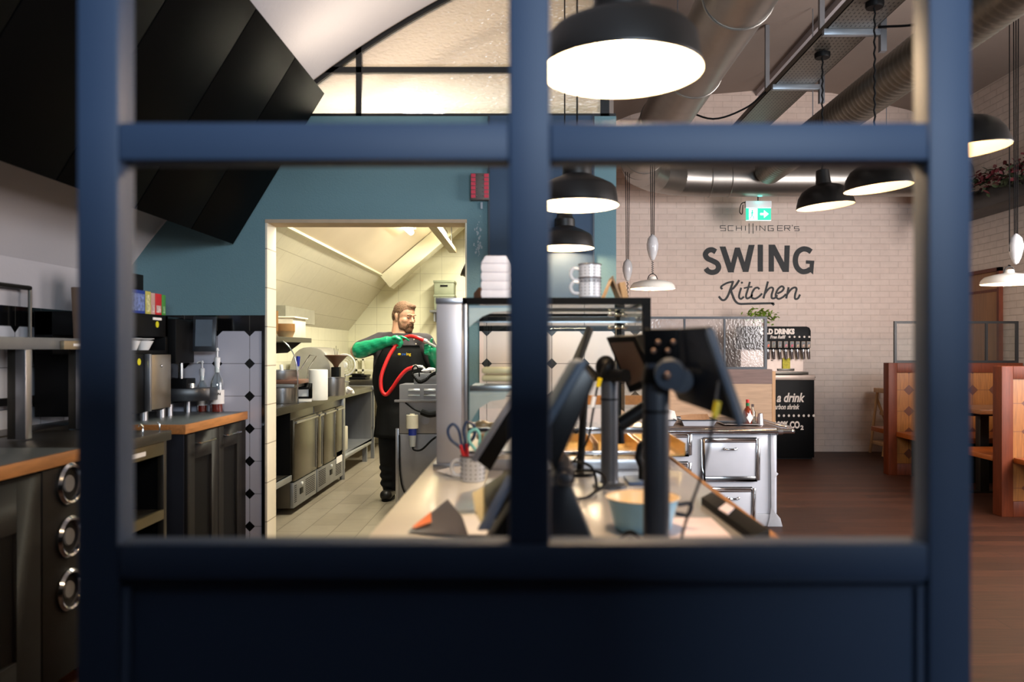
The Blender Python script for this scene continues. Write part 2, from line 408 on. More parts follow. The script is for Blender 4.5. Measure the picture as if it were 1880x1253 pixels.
white_brick = brick_mat('white_painted_brick', (236, 214, 200), (232, 209, 195), (220, 198, 184), 0.235, 0.0755, (0, 2), msize=0.005, rough=0.6, bump=0.45, var=0.04, smooth=0.5)
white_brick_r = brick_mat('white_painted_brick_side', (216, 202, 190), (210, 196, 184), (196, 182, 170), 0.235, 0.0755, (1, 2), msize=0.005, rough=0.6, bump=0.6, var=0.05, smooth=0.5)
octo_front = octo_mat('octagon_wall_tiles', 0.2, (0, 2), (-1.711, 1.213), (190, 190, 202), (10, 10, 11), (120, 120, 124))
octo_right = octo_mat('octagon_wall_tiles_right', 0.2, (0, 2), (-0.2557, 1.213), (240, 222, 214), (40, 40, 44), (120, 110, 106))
octo_left = octo_mat('octagon_wall_tiles_left', 0.2, (1, 2), (4.004, 1.213), (206, 206, 212), (10, 10, 11), (110, 110, 114))
black_tile_f = brick_mat('black_band_tiles', (14, 14, 15), (12, 12, 12), (64, 62, 58), 0.2, 0.3, (0, 2), msize=0.0025, off=0, rough=0.12, bump=0.1, var=0.02, origin=(-1.711, 1.35))
black_tile_l = brick_mat('black_band_tiles_left', (14, 14, 15), (12, 12, 12), (64, 62, 58), 0.2, 0.3, (1, 2), msize=0.0025, off=0, rough=0.12, bump=0.1, var=0.02, origin=(4.004, 1.35))
kit_tile = brick_mat('kitchen_wall_tiles', (232, 228, 198), (228, 224, 194), (186, 180, 150), 0.30, 0.235, (0, 2), msize=0.002, off=0, rough=0.3, bump=0.1, var=0.02)
kit_tile_l = brick_mat('kitchen_side_tiles', (232, 228, 204), (228, 224, 200), (186, 180, 150), 0.30, 0.235, (1, 2), msize=0.002, off=0, rough=0.3, bump=0.1, var=0.02)
jamb_tile = brick_mat('door_jamb_tiles', (236, 226, 204), (232, 222, 200), (150, 138, 118), 0.6, 0.24, (1, 2), msize=0.003, off=0, rough=0.35, bump=0.1, var=0.02)
slope_clad = brick_mat('kitchen_slope_panels', (214, 208, 190), (210, 204, 186), (176, 168, 148), 0.6, 0.17, (1, 0), msize=0.002, off=0.5, rough=0.4, bump=0.1, var=0.03)

def slab(name, a, b, m, bevel=0): return struct(MB().box(a, b).obj(name, m, None, bevel))
slab('floor', (XL - 0.2, YF - .1, -0.1), (XR + 0.2, WD, 0), wood_floor)
slab('floor_dining', (0.44, WD, -0.1), (XR + 0.2, YB + 0.1, 0), wood_floor)
slab('floor_kitchen', (XL - 0.1, WD, -0.1), (0.44, 11.0, 0), tile_floor)
# left wall: tiles, black band, plaster (one mesh each, three finishes)
slab('wall_left', (XL - 0.12, YF, 0), (XL, WD, 1.414), octo_left)
slab('wall_left_band', (XL - 0.12, YF, 1.414), (XL + 0.002, WD, 1.51), black_tile_l)
slab('wall_left_upper', (XL - 0.12, YF, 1.51), (XL, WD, 1.76), plaster)
# vaulted ceiling
xs = [XL + i * (XR - XL) / 48 for i in range(49)]
poly = [(x, vault_z(x)) for x in xs] + [(XR + .12, 4.25), (XR + .12, 4.9), (XL - .12, 4.9), (XL - .12, 1.75)]
struct(MB().prism(poly, YF, YB, 'y').obj('ceiling', plaster_dk, None, sharp=30))
# left half of the vault is painted white
polyw = [(x, vault_z(x)) for x in xs if x < 0.45]
polyw = [(x + 0.001, z - 0.004) for x, z in polyw] + [(x, z + 0.01) for x, z in reversed(polyw)]
struct(MB().prism(polyw, YF, WD, 'y').obj('ceiling_white_vault', plaster, None, sharp=30))
MB().box((2.89, YF, 4.52), (3.04, YB, 4.62)).obj('trim_1', plaster, None); struct(bpy.data.objects['trim_1'])
# back wall (white painted brick) and right wall
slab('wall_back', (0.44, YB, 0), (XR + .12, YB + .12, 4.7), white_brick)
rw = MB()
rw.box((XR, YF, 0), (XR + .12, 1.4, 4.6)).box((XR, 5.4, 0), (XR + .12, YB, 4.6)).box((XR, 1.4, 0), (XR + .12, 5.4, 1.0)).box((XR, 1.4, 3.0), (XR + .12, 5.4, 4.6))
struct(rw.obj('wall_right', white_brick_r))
slab('window_3', (XR + .05, 1.4, 1.0), (XR + .07, 5.4, 3.0), clear)
# front wall around the shop window, behind the camera
fw = MB()
fw.box((XL - .12, YF - .12, 0), (XR + .12, YF, 1.95)); fw.box((XL - .12, YF - .12, 2.65), (XR + .12, YF, 4.7))
fw.box((XL - .12, YF - .12, 1.05), (-0.3, YF, 2.65)); fw.box((2.5, YF - .12, 1.05), (XR + .12, YF, 2.65))
struct(fw.obj('wall_front', plaster_dk))
slab('window_1', (-0.3, YF - 0.08, 1.95), (2.5, YF - 0.06, 2.65), clear)
# unseen blocker added behind the camera to keep daylight off the lower room divider
slab('daylight_blocker', (-2.2, -0.40, 0), (0.97, -0.28, 1.74), mat('blocker_dark', (30, 32, 36), rough=.8))
# blue wall with the kitchen doorway : X -1.617..-0.378 , top 2.10
DX0, DX1, DZ, TOP = -1.617, -0.378, 2.10, 2.735
bw = MB()
bw.box((XL, WD, 1.51), (DX0, WD + .15, TOP)); bw.box((DX0, WD, DZ), (DX1, WD + .15, TOP)); bw.box((DX1, WD, 1.51), (0.54, WD + .15, TOP))
struct(bw.obj('wall_kitchen', blue_wall))
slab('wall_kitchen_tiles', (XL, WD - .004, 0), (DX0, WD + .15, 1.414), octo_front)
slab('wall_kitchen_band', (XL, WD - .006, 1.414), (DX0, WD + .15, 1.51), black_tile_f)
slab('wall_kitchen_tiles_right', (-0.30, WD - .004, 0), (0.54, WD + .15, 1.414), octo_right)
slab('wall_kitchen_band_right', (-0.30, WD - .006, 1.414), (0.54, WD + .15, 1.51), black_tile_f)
slab('wall_kitchen_pillar', (DX1, WD - 0.0, 0), (-0.30, WD + .15, 1.51), blue_wall)
slab('trim_2', (DX0 - 0.018, WD - .012, 0), (DX0, WD + .0, 1.51), black_gloss)
# jambs and head lining
slab('trim_3', (DX0, WD, 0), (DX0 + .012, WD + .17, DZ), jamb_tile)
slab('trim_4', (DX0, WD - .003, DZ - .022), (DX1, WD + .17, DZ), mat('door_head', (190, 168, 140), rough=.7))
slab('trim_5', (DX1 - .01, WD, 0), (DX1, WD + .17, DZ), cream_wall)
# deep blue sliding panel hung on the blue wall, right of the pillar
slab('wall_panel_blue', (-0.235, WD - .012, 1.51), (0.395, WD, TOP), blue_deep)
slab('trim_6', (-0.247, WD - .02, 1.51), (-0.235, WD, TOP), navy_dk)
slab('trim_7', (0.395, WD - .02, 1.51), (0.405, WD, TOP), navy_dk)
# kitchen shell
slab('wall_kitchen_left', (XL - .1, WD + .15, 0), (XL, 10.9, 1.58), kit_tile_l)
slab('wall_kitchen_back', (XL - .1, 10.87, 0), (0.54, 10.97, 4.2), kit_tile)
slab('wall_kitchen_right', (0.44, WD + .15, 0), (0.54, 10.97, 4.6), plaster_dk)
kp = [(-2.49, 1.56), (-1.92, 2.28)]
struct(MB().prism([(-2.49, 1.56), (-1.92, 2.28), (-1.96, 2.31), (-2.55, 1.58)], WD + .15, 10.87, 'y').obj('ceiling_kitchen_slope', slope_clad))
kp2 = [(-1.92, 2.28), (-1.55, 2.60), (-1.2, 2.88), (-0.8, 3.20), (-.4, 3.45), (0.05, 3.68), (0.54, 3.86)]
kx = mat('kitchen_ceiling_paint', (228, 212, 190), rough=0.55, var=0.05, scale=1.2)
struct(MB().prism(kp2 + [(x, z + 0.06) for x, z in reversed(kp2)], 5.52, 10.87, 'y').obj('ceiling_kitchen', kx, sharp=40))
kv = [(-1.70 + i * .112, vault_z(-1.70 + i * .112) - .004) for i in range(20)] + [(.44, vault_z(.44) - .004)]
struct(MB().prism(kv + [(x, z + .05) for x, z in reversed(kv)], WD + .1, 5.52, 'y').obj('ceiling_kitchen_front', kx, sharp=40))
struct(MB().prism([(-1.92, 2.28)] + [(-1.55, 2.60), (-1.2, 2.88), (-0.8, 3.20), (-.4, 3.45), (0.05, 3.68), (0.44, 3.84)] + [(x, z + .02) for x, z in reversed(kv)], 5.50, 5.53, 'y').obj('trim_11', kx))
struct(MB().prism([(-1.95, 2.26), (-1.92, 2.26), (-1.70, vault_z(-1.70)), (-1.76, vault_z(-1.70))], WD + .15, 5.52, 'y').obj('trim_12', kx))
slab('trim_8', (-1.945, WD + .15, 2.262), (-1.90, 10.87, 2.285), cream_wall)
# bulkhead at the back of the kitchen
struct(MB().prism([(-1.93, 2.26), (-1.80, 2.11), (-0.95, 2.84), (-0.6, 3.15), (-0.75, 3.25), (-1.2, 2.88)], 10.2, 10.5, 'y').obj('trim_9', cream_wall))

# arched window over the blue wall: frame and rippled panes
aw = MB(); yA, yB = WD + .03, WD + .09
arc = [(x, vault_z(x)) for x in [-1.95 + i * 0.1 for i in range(25)] + [0.45]]
inner = [(x + 0.014, z - 0.026) for x, z in arc]
aw.prism([p for p in arc] + inner[::-1], yA - .012, yA + .03, 'y')
aw.box((-1.9, yA - .012, TOP), (0.54, yA + .03, TOP + 0.022))
aw.box((-1.40, yA - .012, 3.010), (0.54, yA + .03, 3.045))
aw.box((-1.064, yA - .012, TOP), (-1.030, yA + .03, 3.18))
aw.box((0.445, yA - .012, TOP), (0.50, yA + .03, 3.9))
wf = struct(aw.obj('window_2', black_metal))
def pane(x0, x1, z0, z1):
    pts = [(x0, z0), (x1, z0)]
    top = [(x0 + (x1 - x0) * i / 10) for i in range(11)]
    pts += [(x, min(z1, vault_z(x) - 0.015)) for x in reversed(top)]
    pts = [p for i, p in enumerate(pts) if i < 2 or p[1] > z0 + 0.001]
    g = MB(); g.face([(x, yA + .01, z) for x, z in pts]); return g.obj('pane', arch_glass, wf)
pane(-1.66, -1.064, TOP + .02, 3.012); pane(-1.32, -1.064, 3.043, 3.4); pane(-1.030, 0.445, TOP + .02, 3.012); pane(-1.030, 0.445, 3.043, 3.98)
# upward light added for the glow on the white vault, no trough is built
area('vault_glow_light', (-0.7, 4.35, 2.72), (R(180), 0, 0), 0.9, 0.06, 5, (1.0, 0.86, 0.66))

# door in the right wall
dr = MB().box((XR - .03, 8.5, 0), (XR, 9.45, 2.15)).obj('door_1', door_wood, None, 0.004); struct(dr)
MB().box((XR - .045, 8.46, 0), (XR, 8.5, 2.19)).box((XR - .045, 9.45, 0), (XR, 9.49, 2.19)).box((XR - .045, 8.46, 2.15), (XR, 9.49, 2.19)).obj('door_frame', wood_red, dr)
MB().box((XR - .034, 8.5, 1.93), (XR - .029, 9.45, 1.96)).obj('panel_groove', wood_red, dr)

# ------------------------------------------------------------------ room divider in the foreground (blurred)
div = thing('room_divider', 'large dark blue wooden glazing frame with open panes close in front of everything', 'room divider', (0, 1.0, 0))
def zz(y): return CAMZ + (642 - y) / F
def xx(x): return (x - 970) / F
y0, y1 = 1.0, 1.045
g = dict(bevel=0.004)
def bar(n, x0, x1, z0, z1, ya=y0, yb=y1, bev=0.004): return MB().box((x0, ya, z0), (x1, yb, z1)).obj(n, navy, div, bev)
bar('post', xx(140), xx(217), 0, 2.5); bar('post', xx(1706), xx(1785), 0, 2.5)
bar('mullion', xx(934), xx(1010), zz(1000), 2.5)
bar('crossbar', xx(217), xx(934), zz(294), zz(224)); bar('crossbar', xx(1010), xx(1706), zz(294), zz(224))
bar('bottom_rail', xx(217), xx(1706), zz(1066), zz(1000)); bar('foot_rail', xx(217), xx(1706), 0, 0.12)
bar('top_rail', xx(217), xx(1706), 2.42, 2.5)
MB().box((xx(217), y0 + .016, 0.12), (xx(1706), y0 + .030, zz(1066))).obj('lower_panel', navy, div)
ml = MB()
for a, b in (((xx(217), y0 + .008, zz(1082)), (xx(1706), y0 + .016, zz(1066))), ((xx(217), y0 + .008, .12), (xx(233), y0 + .016, zz(1082))), ((xx(1690), y0 + .008, .12), (xx(1706), y0 + .016, zz(1082)))): ml.box(a, b)
ml.obj('moulding', navy, div, 0.002)

# ------------------------------------------------------------------ left: hood
hd = thing('extractor_hood', 'big black panelled extractor hood sloping down over the left counters', 'extractor hood', (-1.6, 3.0, 1.95))
A, B = (-1.255, 2.87), (-1.813, 1.95)
hp = [B, A, (-1.32, 2.93), (-1.45, 2.83), (-2.2, 2.10)]
MB().prism(hp, -0.6, 4.79, 'y').obj('hood_body', hood_black, hd)
n_ = Vector((A[1] - B[1], 0, -(A[0] - B[0]))).normalized()
for k in range(9):
    yy0 = 4.795 - .6 * (k + 1) + .004; yy1 = 4.795 - .6 * k - .004
    e = n_ * 0.012
    mb = MB(); q = [(B[0], B[1]), (A[0], A[1]), (A[0] + e.x, A[1] + e.z), (B[0] + e.x, B[1] + e.z)]
    mb.prism(q, yy0, yy1, 'y').obj('hood_panel', hood_black, hd, 0.002)

# left: near cabinet with wood-edged worktop
WT = .92
cn = thing('counter_cabinet', 'dark grey cabinet with mesh door and chrome ringed cup holders at far left', 'cabinet', (-2.1, 1.5, 0))
MB().box((XL + .003, .2, .09), (-1.735, 3.02, WT - .045)).obj('body', cab_grey, cn, 0.003)
MB().box((XL + .003, .25, 0), (-1.80, 3.0, .09)).obj('plinth', black, cn)
def cab_door(x, ya, yb, z0, z1, par, fw_=0.09, pull=True, hy=None):
    d = MB()
    d.box((x, ya, z0), (x + .02, ya + fw_, z1)).box((x, yb - fw_, z0), (x + .02, yb, z1)).box((x, ya + fw_, z0), (x + .02, yb - fw_, z0 + fw_)).box((x, ya + fw_, z1 - fw_ - .05), (x + .02, yb - fw_, z1))
    o = d.obj('door', cab_grey, par, 0.002)
    MB().box((x + .001, ya + fw_, z0 + fw_), (x + .006, yb - fw_, z1 - fw_ - .05)).obj('mesh_panel', mesh_m, o)
    if pull:
        c = (ya + yb) / 2; hl = hy or min(.09, (yb - ya) * .3)
        MB().tube([(x + .02, c - hl, z1 - .055), (x + .045, c - hl, z1 - .055), (x + .045, c + hl, z1 - .055), (x + .02, c + hl, z1 - .055)], .005).obj('handle', chrome, o)
    return o
def mesh_mat():
    m = bpy.data.materials.new('perforated_mesh'); m.use_nodes = True; nt = m.node_tree; b = nt.nodes['Principled BSDF']
    tc = nd(nt, 'ShaderNodeTexCoord'); sp = nd(nt, 'ShaderNodeSeparateXYZ'); nt.links.new(tc.outputs['Object'], sp.inputs[0])
    a = mth(nt, 'SINE', mth(nt, 'MULTIPLY', sp.outputs[1], 700)); c = mth(nt, 'SINE', mth(nt, 'MULTIPLY', sp.outputs[2], 700))
    f = mth(nt, 'GREATER_THAN', mth(nt, 'MULTIPLY', a, c), 0.1)
    mx = nd(nt, 'ShaderNodeMix', data_type='RGBA'); mx.inputs['A'].default_value = (.004, .004, .004, 1); mx.inputs['B'].default_value = (.02, .02, .021, 1)
    nt.links.new(f, mx.inputs['Factor']); nt.links.new(mx.outputs['Result'], b.inputs['Base Color']); b.inputs['Roughness'].default_value = .6; b.inputs['Specular IOR Level'].default_value = .05
    return m
mesh_m = mesh_mat()
cab_door(-1.735, .3, 1.35, .12, .865, cn, .1); cab_door(-1.735, 1.36, 2.76, .12, .865, cn, .13, hy=.12)
MB().box((-1.735, 2.77, .09), (-1.715, 3.01, .868)).obj('stile', cab_grey, cn, 0.002)
for k in range(3):
    yc, zc = 2.95 - .03, .905 - .15 - k * .197 + .045
    M3 = Matrix.Rotation(R(90), 3, 'Y')
    cup = MB().lathe([(.076, 0), (.078, .012), (.07, .022), (.062, .018), (.058, .004)], (-1.715, yc, zc), 36, M3).obj('ring_holder', chrome, cn)
    MB().lathe([(.0, .001), (.058, .002)], (-1.713, yc, zc), 30, M3).obj('holder_recess', black, cup)
    MB().cyl((-1.714, yc + .0, zc), (-1.706, yc, zc), .034, .030).obj('cup_base', mat('grey_cup_base', (120, 120, 124)), cup)
wt = thing('worktop', 'grey worktop with oak edge on the cabinet at far left', 'worktop', (-2.1, 1.6, WT - .045))
MB().box((XL, .18, WT - .045), (-1.72, 3.03, WT)).obj('slab', worktop, wt, 0.002)
MB().box((-1.72, .18, WT - .045), (-1.705, 3.03, WT + .001)).obj('oak_edge', oak, wt, 0.002)

# stainless open shelf unit
su = thing('shelf_unit', 'stainless steel open shelf unit with mugs lying inside, between the two grey cabinets', 'shelf unit', (-2.0, 3.4, 0))
fr = MB()
for yy in (3.05, 3.70): fr.box((-1.75, yy, 0), (-1.72, yy + .03, WT - .05)); fr.box((-2.3, yy, 0), (-2.27, yy + .03, WT - .05))
fr.obj('frame', steel_dk, su, 0.002)
MB().box((-2.3, 3.04, WT - .05), (-1.70, 3.74, WT - .005)).obj('top', steel_dk, su, 0.004)
MB().box((-1.735, 3.08, WT - .115), (-1.718, 3.70, WT - .055)).obj('upper_rail', mat('bronze_steel', (120, 108, 78), rough=.35, metal=.8), su, .002)
for z in (.845 - .30, .845 - .62):
    MB().box((-2.28, 3.08, z - .005), (-1.735, 3.70, z)).obj('shelf', steel_dk, su)
    MB().box((-1.735, 3.08, z - .045), (-1.718, 3.70, z)).obj('shelf_rail', MATS['bronze_steel'], su, .002)
MB().box((-2.3, 3.055, 0), (-2.285, 3.73, WT - .05)).box((-2.28, 3.052, .05), (-1.76, 3.056, WT - .06)).box((-2.28, 3.725, .05), (-1.76, 3.729, WT - .06)).obj('side_panel', black, su)
MB().box((-1.7178, 3.35, WT - .098), (-1.7165, 3.52, WT - .078)).box((-1.7178, 3.30, .515), (-1.7165, 3.38, .53)).obj('label_strip', paper, su)
MB().tube([(-1.72, 3.5, WT - .005), (-1.72, 3.5, WT + .035), (-1.73, 3.5, WT + .045), (-1.74, 3.5, WT + .035)], .003).tube([(-1.72, 3.66, WT - .005), (-1.72, 3.66, WT + .03), (-1.73, 3.66, WT + .04)], .003).obj('hook', chrome, su)
def mug_side(yc, z, lab):
    o = MB().lathe([(.0, .0), (.040, 0), (.042, .004), (.042, .10), (.039, .10), (.039, .006), (.0, .006)], (-1.86, yc, z + .043), 28, Matrix.Rotation(R(90), 3, 'Y')).obj('mug', enamel)
    return tag(o, lab, 'mug')
mug_side(3.40, .545, 'white mug lying on its side on the upper shelf of the steel unit')
mug_side(3.36, .225, 'white mug lying on its side on the lower shelf of the steel unit')

# far cabinet with clipped worktop
cf = thing('counter_cabinet', 'dark grey two-door cabinet with navy side standing by the kitchen doorway tiles', 'cabinet', (-2.0, 4.4, 0))
MB().box((XL + .003, 3.965, .08), (-1.745, WD - .01, WT - .045)).obj('body', cab_grey, cf)
MB().box((-2.45, 3.958, .02), (-1.74, 3.965, WT - .045)).obj('side_panel', cab_navy, cf)
MB().box((XL + .003, 4.0, 0), (-1.80, WD - .02, .08)).obj('plinth', black, cf)
cab_door(-1.745, 3.972, 4.36, .1, .868, cf, .085, hy=.1); cab_door(-1.745, 4.366, 4.72, .1, .868, cf, .075, hy=.1)
MB().box((-1.745, 4.725, .08), (-1.73, 4.80, .868)).obj('stile', cab_grey, cf)
wt2 = thing('worktop', 'grey worktop with oak edge under the coffee machines', 'worktop', (-2.0, 4.4, WT - .045))
MB().box((XL, 3.95, WT - .045), (-1.735, WD - .012, WT)).obj('slab', worktop, wt2, 0.002)
MB().prism([(-2.1, 3.935), (-1.72, 3.935), (-1.72, WD - .012), (-1.735, WD - .012), (-1.735, 3.95), (-2.1, 3.95)], WT - .046, WT + .001, 'z').obj('oak_edge', oak, wt2, 0.001)
# counter between (behind shelf unit, dark worktop) carries the machines
# steel pass gantry on the left
ga = thing('heated_pass', 'stainless steel pass shelf with label strip standing on the left worktop', 'pass shelf', (-2.2, 3.2, WT))
MB().box((-2.42, 1.2, 1.300), (-2.12, 3.86, 1.352)).obj('shelf', steel_dull, ga, .003)
MB().box((-2.12, 3.55, 1.300), (-2.10, 3.86, 1.340)).obj('label_rail', mat('bronze_rail', (150, 136, 112), rough=.4, metal=.6), ga, .002)
MB().box((-2.0995, 3.62, 1.315), (-2.098, 3.76, 1.327)).box((-2.0995, 3.80, 1.315), (-2.098, 3.855, 1.327)).obj('label_strip', paper, ga)
for yy in (3.30, 3.74, 2.0):
    MB().box((-2.16, yy, WT), (-2.115, yy + .045, 1.30)).obj('leg', steel, ga, .004)
    MB().box((-2.20, yy + .01, WT), (-2.16, yy + .03, 1.30)).obj('end_plate', steel_dk, ga, .002)
MB().tube([(-2.44, 1.2, 1.60), (-2.44, 3.84, 1.60)], .012).tube([(-2.44, 3.84, 1.60), (-2.44, 3.84, 1.32)], .009).obj('rail', steel_dk, ga)
MB().box((-2.42, 1.2, 1.04), (-2.40, 3.84, 1.075)).obj('lower_rail', black, ga)
wm = thing('worktop', 'dark steel worktop behind the shelf unit under the steel pass', 'worktop', (-2.2, 3.5, WT - .045))
MB().box((XL, 3.04, WT - .045), (-2.31, 3.945, WT)).obj('slab', steel_dk, wm)
# brown paper cup stack on left by the post
tag(MB().cyl((-2.17, 3.81, 1.3525), (-2.17, 3.81, 1.60), .034, .045).obj('paper_cup_stack', mat('brown_paper', (120, 96, 78), rough=.8)), 'stack of brown paper cups on the end of the steel pass shelf', 'paper cups')

# coffee machines
cm = thing('milk_cooler', 'black coffee unit with tall stainless fridge door and cup shelf above', 'coffee machine', (-2.2, 4.15, WT))
MB().box((-2.45, 3.89, WT + .045), (-2.04, 4.44, 1.275)).obj('body', black, cm, .004)
MB().box((-2.45, 3.89, 1.275), (-2.36, 4.46, 1.49)).box((-2.45, 4.43, 1.275), (-2.05, 4.46, 1.49)).box((-2.45, 3.89, 1.37), (-2.05, 4.46, 1.49)).obj('cup_warmer', black, cm, .003)
MB().box((-2.04, 4.19, WT + .055), (-2.018, 4.43, 1.272)).obj('door', mat('warm_steel', (176, 164, 146), rough=.3, metal=.85), cm, .003)
MB().box((-2.04, 4.165, WT + .05), (-2.008, 4.185, 1.275)).obj('door_edge', steel, cm, .003)
MB().ell((-2.014, 4.31, 1.21), (.004, .008, .008)).obj('lock', chrome, cm)
for yy in (3.95, 4.2, 4.40): MB().cyl((-2.06, yy, WT), (-2.06, yy, WT + .05), .022).obj('foot', steel, cm)
MB().cyl((-2.05, 4.33, 1.438), (-2.0475, 4.33, 1.438), .018).obj('sticker', mat('yellow_sticker', (214, 206, 30), rough=.5), cm)
MB().box((-2.05, 4.28, 1.462), (-2.0475, 4.38, 1.476)).obj('bar_code', paper, cm)
MB().cyl((-2.04, 4.11, 1.235), (-2.0385, 4.11, 1.235), .018).obj('sticker', MATS['yellow_sticker'], cm)
MB().box((-2.2, 4.0, 1.275), (-2.045, 4.43, 1.2955)).obj('cup_tray', black, cm, .002)
for i, (yc, r_, n) in enumerate(((4.14, .048, 4), (4.27, .055, 1))):
    o = MB().lathe([(0, 0), (.03, 0), (r_, .05), (r_ - .003, .05), (.028, .004), (0, .004)], (-2.10, yc, 1.296), 24).lathe([(.03, .05), (.06, .062), (.058, .064), (.03, .054)], (-2.10, yc, 1.296), 24).obj('cup_and_saucer', white_pl)
    tag(o, ['white cup left of the other on the black cup shelf', 'round white cup beside the first on the black cup shelf'][i], 'cup', 'white cups on the coffee machine')
# tea boxes on top
tb = [(-2.06, 4.02, .20, .125, (30, 60, 150), 'blue tea box, leftmost on top of the coffee machine'),
      (-2.06, 4.222, .062, .125, (190, 180, 90), 'pale yellow tea box beside the blue box on the coffee machine'),
      (-2.06, 4.286, .046, .12, (200, 160, 150), 'pale pink tea box between the yellow and red boxes'),
      (-2.06, 4.334, .075, .12, (200, 36, 44), 'red tea box on top of the coffee machine'),
      (-2.06, 4.411, .048, .118, (70, 140, 60), 'green tea box at the right end of the row')]
for x, y, w, h, c, lb in tb:
    t = thing('tea_box', lb, 'box', (x, y, 1.49), 'tea boxes on the coffee machine')
    MB().box((x - .10, y, 1.49), (x, y + w - .003, 1.49 + h)).obj('carton', mat('carton_%d_%d_%d' % c, c, rough=.5, var=.12, scale=30), t, .001)
    MB().box((x, y + .01, 1.505), (x + .0012, y + w - .013, 1.49 + h * (.45 if h < .124 else .85))).obj('print', mat('print_%d' % c[0], tuple(min(255, int(v * .6 + 90)) for v in c), rough=.5, var=.5, scale=50), t)
tag(MB().box((-2.16, 4.02, 1.617), (-2.07, 4.22, 1.70)).obj('black_box', black, None, .003), 'black box resting on the tea boxes', 'box')
# second machine
c2 = thing('coffee_machine', 'black automatic coffee machine with touchscreen on the oak-edged worktop', 'coffee machine', (-2.2, 4.62, WT))
MB().box((-2.45, 4.47, WT + .06), (-2.10, 4.78, 1.49)).obj('body', black_gloss, c2, .005)
MB().box((-2.10, 4.475, 1.22), (-2.01, 4.72, 1.475)).obj('brew_head', black, c2, .006)
sc = MB().box((-.065, -.01, -.105), (.065, .01, .105), Matrix.Translation((-1.925, 4.665, 1.392)) @ Matrix.Rotation(R(8), 4, 'Z') @ Matrix.Rotation(R(-6), 4, 'X')).obj('touchscreen', mat('dark_grey_bezel', (38, 42, 48), rough=.3), c2, .004)
MB().box((-.05, -.012, -.075), (.045, -.0101, .085), Matrix.Translation((-1.925, 4.665, 1.392)) @ Matrix.Rotation(R(8), 4, 'Z') @ Matrix.Rotation(R(-6), 4, 'X')).obj('display', mat('screen_grey', (88, 100, 112), rough=.15), sc)
MB().cyl((-2.03, 4.58, 1.10), (-2.03, 4.58, 1.22), .014).cyl((-1.99, 4.63, 1.05), (-1.99, 4.63, 1.10), .03, .02).obj('spout', chrome, c2)
MB().box((-2.10, 4.56, 1.05), (-1.985, 4.68, 1.13)).obj('outlet', black, c2, .004)
MB().prism([(-2.12, 4.48), (-1.93, 4.52), (-1.86, 4.58), (-1.86, 4.70), (-2.12, 4.70)], 1.0, 1.075, 'z').obj('drip_tray', mat('tray_black', (26, 28, 32), rough=.3), c2, .004)
for yy in (4.50, 4.74): MB().cyl((-2.06, yy, WT), (-2.06, yy, WT + .065), .02).obj('foot', steel, c2)
# syrup bottles
def bottle(x, y, z, lb, s=1.0, liq=(120, 30, 14)):
    t = thing('syrup_bottle', lb, 'bottle', (x, y, z), 'syrup bottles by the coffee machine')
    c = (x, y, z)
    MB().lathe([(0, .0), (.038 * s, 0), (.040 * s, .006), (.040 * s, .17 * s), (.034 * s, .20 * s), (.016 * s, .235 * s), (.014 * s, .30 * s), (.016 * s, .30 * s)], c, 24).obj('glass', clear, t)
    MB().lathe([(0, .003), (.036 * s, .003), (.036 * s, .075 * s), (0, .075 * s)], c, 20).obj('syrup', mat('syrup_%d' % liq[0], liq, rough=.2), t)
    MB().lathe([(.0405 * s, .05 * s), (.0405 * s, .135 * s)], c, 24).obj('label', paper, t)
    MB().lathe([(.018 * s, .30 * s), (.018 * s, .33 * s), (.006 * s, .335 * s), (.006 * s, .37 * s), (.012 * s, .372 * s), (.006 * s, .39 * s)], c, 14).tube([(x, y, z + .385 * s), (x - .03 * s, y, z + .38 * s), (x - .04 * s, y, z + .37 * s)], .004 * s).lathe([(.0145 * s, .24 * s), (.0155 * s, .30 * s)], c, 14).obj('pump', white_pl, t)
    return t
b1 = bottle(-1.89, 4.765, WT, 'taller syrup bottle with white pump right of the coffee machine', 1.0)
text('MONIN', .021, black, facing((-1.935 + .012, 4.7195, WT + .105)), b1, 'lettering', bold=.0006)
bottle(-1.985, 4.775, WT, 'smaller syrup bottle half hidden behind the drip tray', .8)

# ------------------------------------------------------------------ kitchen, left run
CT = .865; XF = -1.85
kc = thing('kitchen_counter', 'long stainless steel kitchen worktop along the left kitchen wall', 'worktop', (-2.15, 7, CT - .05))
MB().box((XL, 5.0, CT - .05), (XF, 9.25, CT)).obj('slab', steel_dk, kc, .004)
MB().box((XF - .002, 5.0, CT - .055), (XF + .01, 9.25, CT + .002)).obj('front_edge', steel_dk, kc, .002)
def px_y(x, X=XF): return -X * F / (970 - x)   # depth of the front face seen at pixel x
legs = thing('open_rack', 'stainless open base cabinet nearest the doorway under the kitchen worktop', 'cabinet', (-2.15, 5.3, 0))
Y0, Y1 = 5.0, px_y(536)
MB().box((XL + .05, Y0, .30), (XF - .01, Y1, .315)).obj('shelf', steel_dk, legs, .002)
MB().box((XF - .03, Y0, .27), (XF, Y1, .315)).obj('shelf_rail', steel_dull, legs, .002)
MB().box((XL + .05, Y0, .315), (XL + .06, Y1, CT - .05)).box((XL + .06, Y1 - .012, .315), (XF - .01, Y1, CT - .056)).obj('back_panel', black, legs)
for yy in (Y0 + .28, ): MB().box((XF - .05, yy, .10), (XF - .01, yy + .04, .30)).cyl((XF - .03, yy + .02, 0), (XF - .03, yy + .02, .1), .014).obj('leg', steel_dull, legs)
MB().box((XL + .05, Y0, .0), (XL + .09, Y0 + .04, .3)).obj('leg', steel_dull, legs)
fridge_st = mat('fridge_steel', (84, 78, 66), rough=.27, metal=.85, var=.15, scale=3)
